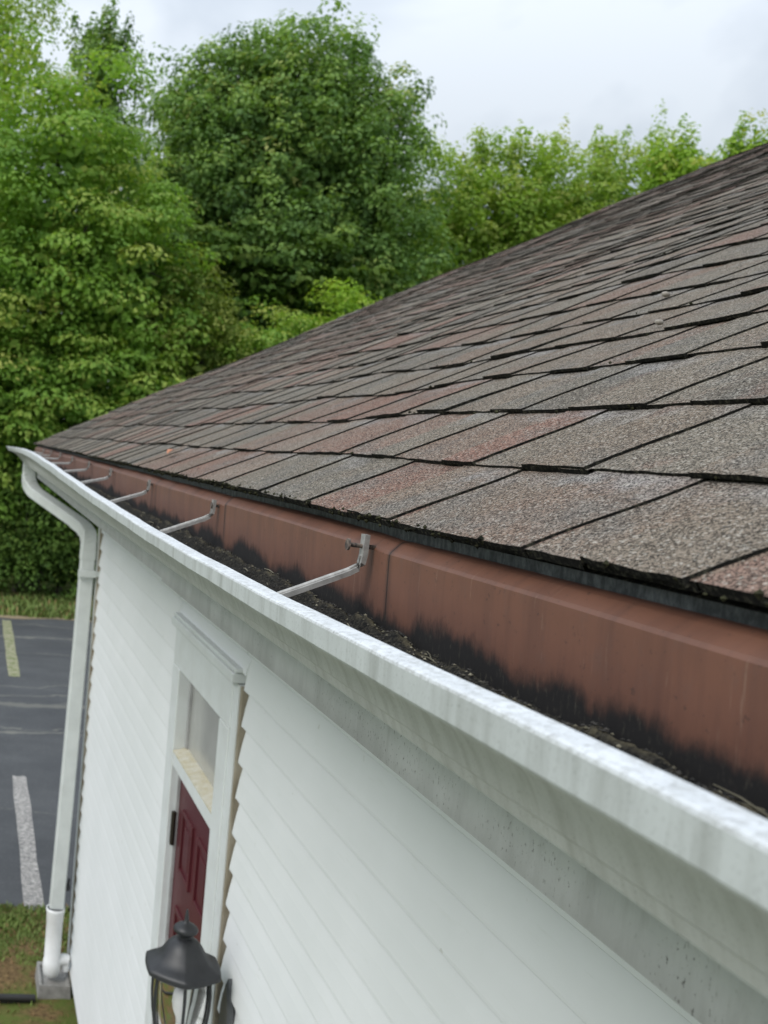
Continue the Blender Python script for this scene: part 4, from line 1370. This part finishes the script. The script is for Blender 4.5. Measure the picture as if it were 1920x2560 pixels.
# bushes above the roof line
GB = 'bushes under the trees'
tree('bush', 'bright yellow green rounded bush just above the roof slope', 'bush', 8.2, 23.6,
     [((8.3, 23.6, 5.4), (1.15, 0.9, 1.9), 75), ((7.4, 23.6, 4.6), (0.8, 0.8, 1.9), 40)], 0.36, 80, 0.095, LF_BUSH, 0.7, 'droop', 0.2, 0, 0.07, 5.6, GB)
tree('bush', 'green bush with fine foliage left of the yellow green rounded bush', 'bush', 6.3, 23.0,
     [((6.4, 23, 4.9), (1.15, 0.9, 1.6), 75), ((5.6, 22.8, 3.9), (1.0, 0.8, 1.6), 50)], 0.36, 80, 0.095, LF_MID, 0.7, 'droop', 0.2, 0, 0.07, 5.2, GB)
tree('bush', 'olive brown tinged shrub with bare twigs in the middle of the thicket', 'bush', 4.5, 22.8,
     [((4.7, 22.9, 4.6), (1.2, 0.9, 1.9), 70), ((4.1, 23.0, 6.2), (1.0, 0.8, 1.3), 36)], 0.36, 56, 0.09, LF_OLIVE, 0.7, 'dome', 0.25, 10, 0.07, 6.4, GB)
tree('bush', 'green leafy bush against the roof corner, right of the drooping tree', 'bush', 3.6, 21.9,
     [((3.9, 21.9, 3.0), (1.3, 0.8, 1.3), 70), ((4.7, 21.8, 3.4), (1.0, 0.7, 1.2), 40)], 0.36, 80, 0.095, LF_BUSH, 0.6, 'droop', 0.2, 0, 0.06, 3.4, GB)
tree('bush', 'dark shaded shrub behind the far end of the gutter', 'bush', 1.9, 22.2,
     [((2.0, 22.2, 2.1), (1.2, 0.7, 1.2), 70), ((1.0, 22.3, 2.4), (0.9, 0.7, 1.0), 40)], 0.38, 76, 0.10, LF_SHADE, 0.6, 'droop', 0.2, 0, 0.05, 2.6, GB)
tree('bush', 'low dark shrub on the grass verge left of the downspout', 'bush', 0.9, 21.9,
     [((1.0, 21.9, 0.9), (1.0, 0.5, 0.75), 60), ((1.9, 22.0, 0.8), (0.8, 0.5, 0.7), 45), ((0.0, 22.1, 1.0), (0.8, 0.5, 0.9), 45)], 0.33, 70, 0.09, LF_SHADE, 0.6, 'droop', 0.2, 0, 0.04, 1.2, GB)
# the wood behind, one mass
P, N, T, to = crown_points([((x_, 41 + 2 * math.sin(x_), 5.0 + 0.8 * math.sin(x_ * 1.7)), (3.2, 2.2, 5.4 + 0.7 * math.sin(x_ * 2.9)), 120) for x_ in np.arange(-34, 52, 4.0)], 0.75, 26, 0.32, 0.8, 0.2)
k = P[:, 2] > 0.0
wd = leaf_object('woodland', P[k], N[k], T[k], 0.32, to[k], LF_SHADE, None, 0.6)
tag(wd, 'dark woodland massed behind the row of trees', 'woodland', kind='stuff')
# shaded interior foliage behind the front trees so that the thicket reads deep
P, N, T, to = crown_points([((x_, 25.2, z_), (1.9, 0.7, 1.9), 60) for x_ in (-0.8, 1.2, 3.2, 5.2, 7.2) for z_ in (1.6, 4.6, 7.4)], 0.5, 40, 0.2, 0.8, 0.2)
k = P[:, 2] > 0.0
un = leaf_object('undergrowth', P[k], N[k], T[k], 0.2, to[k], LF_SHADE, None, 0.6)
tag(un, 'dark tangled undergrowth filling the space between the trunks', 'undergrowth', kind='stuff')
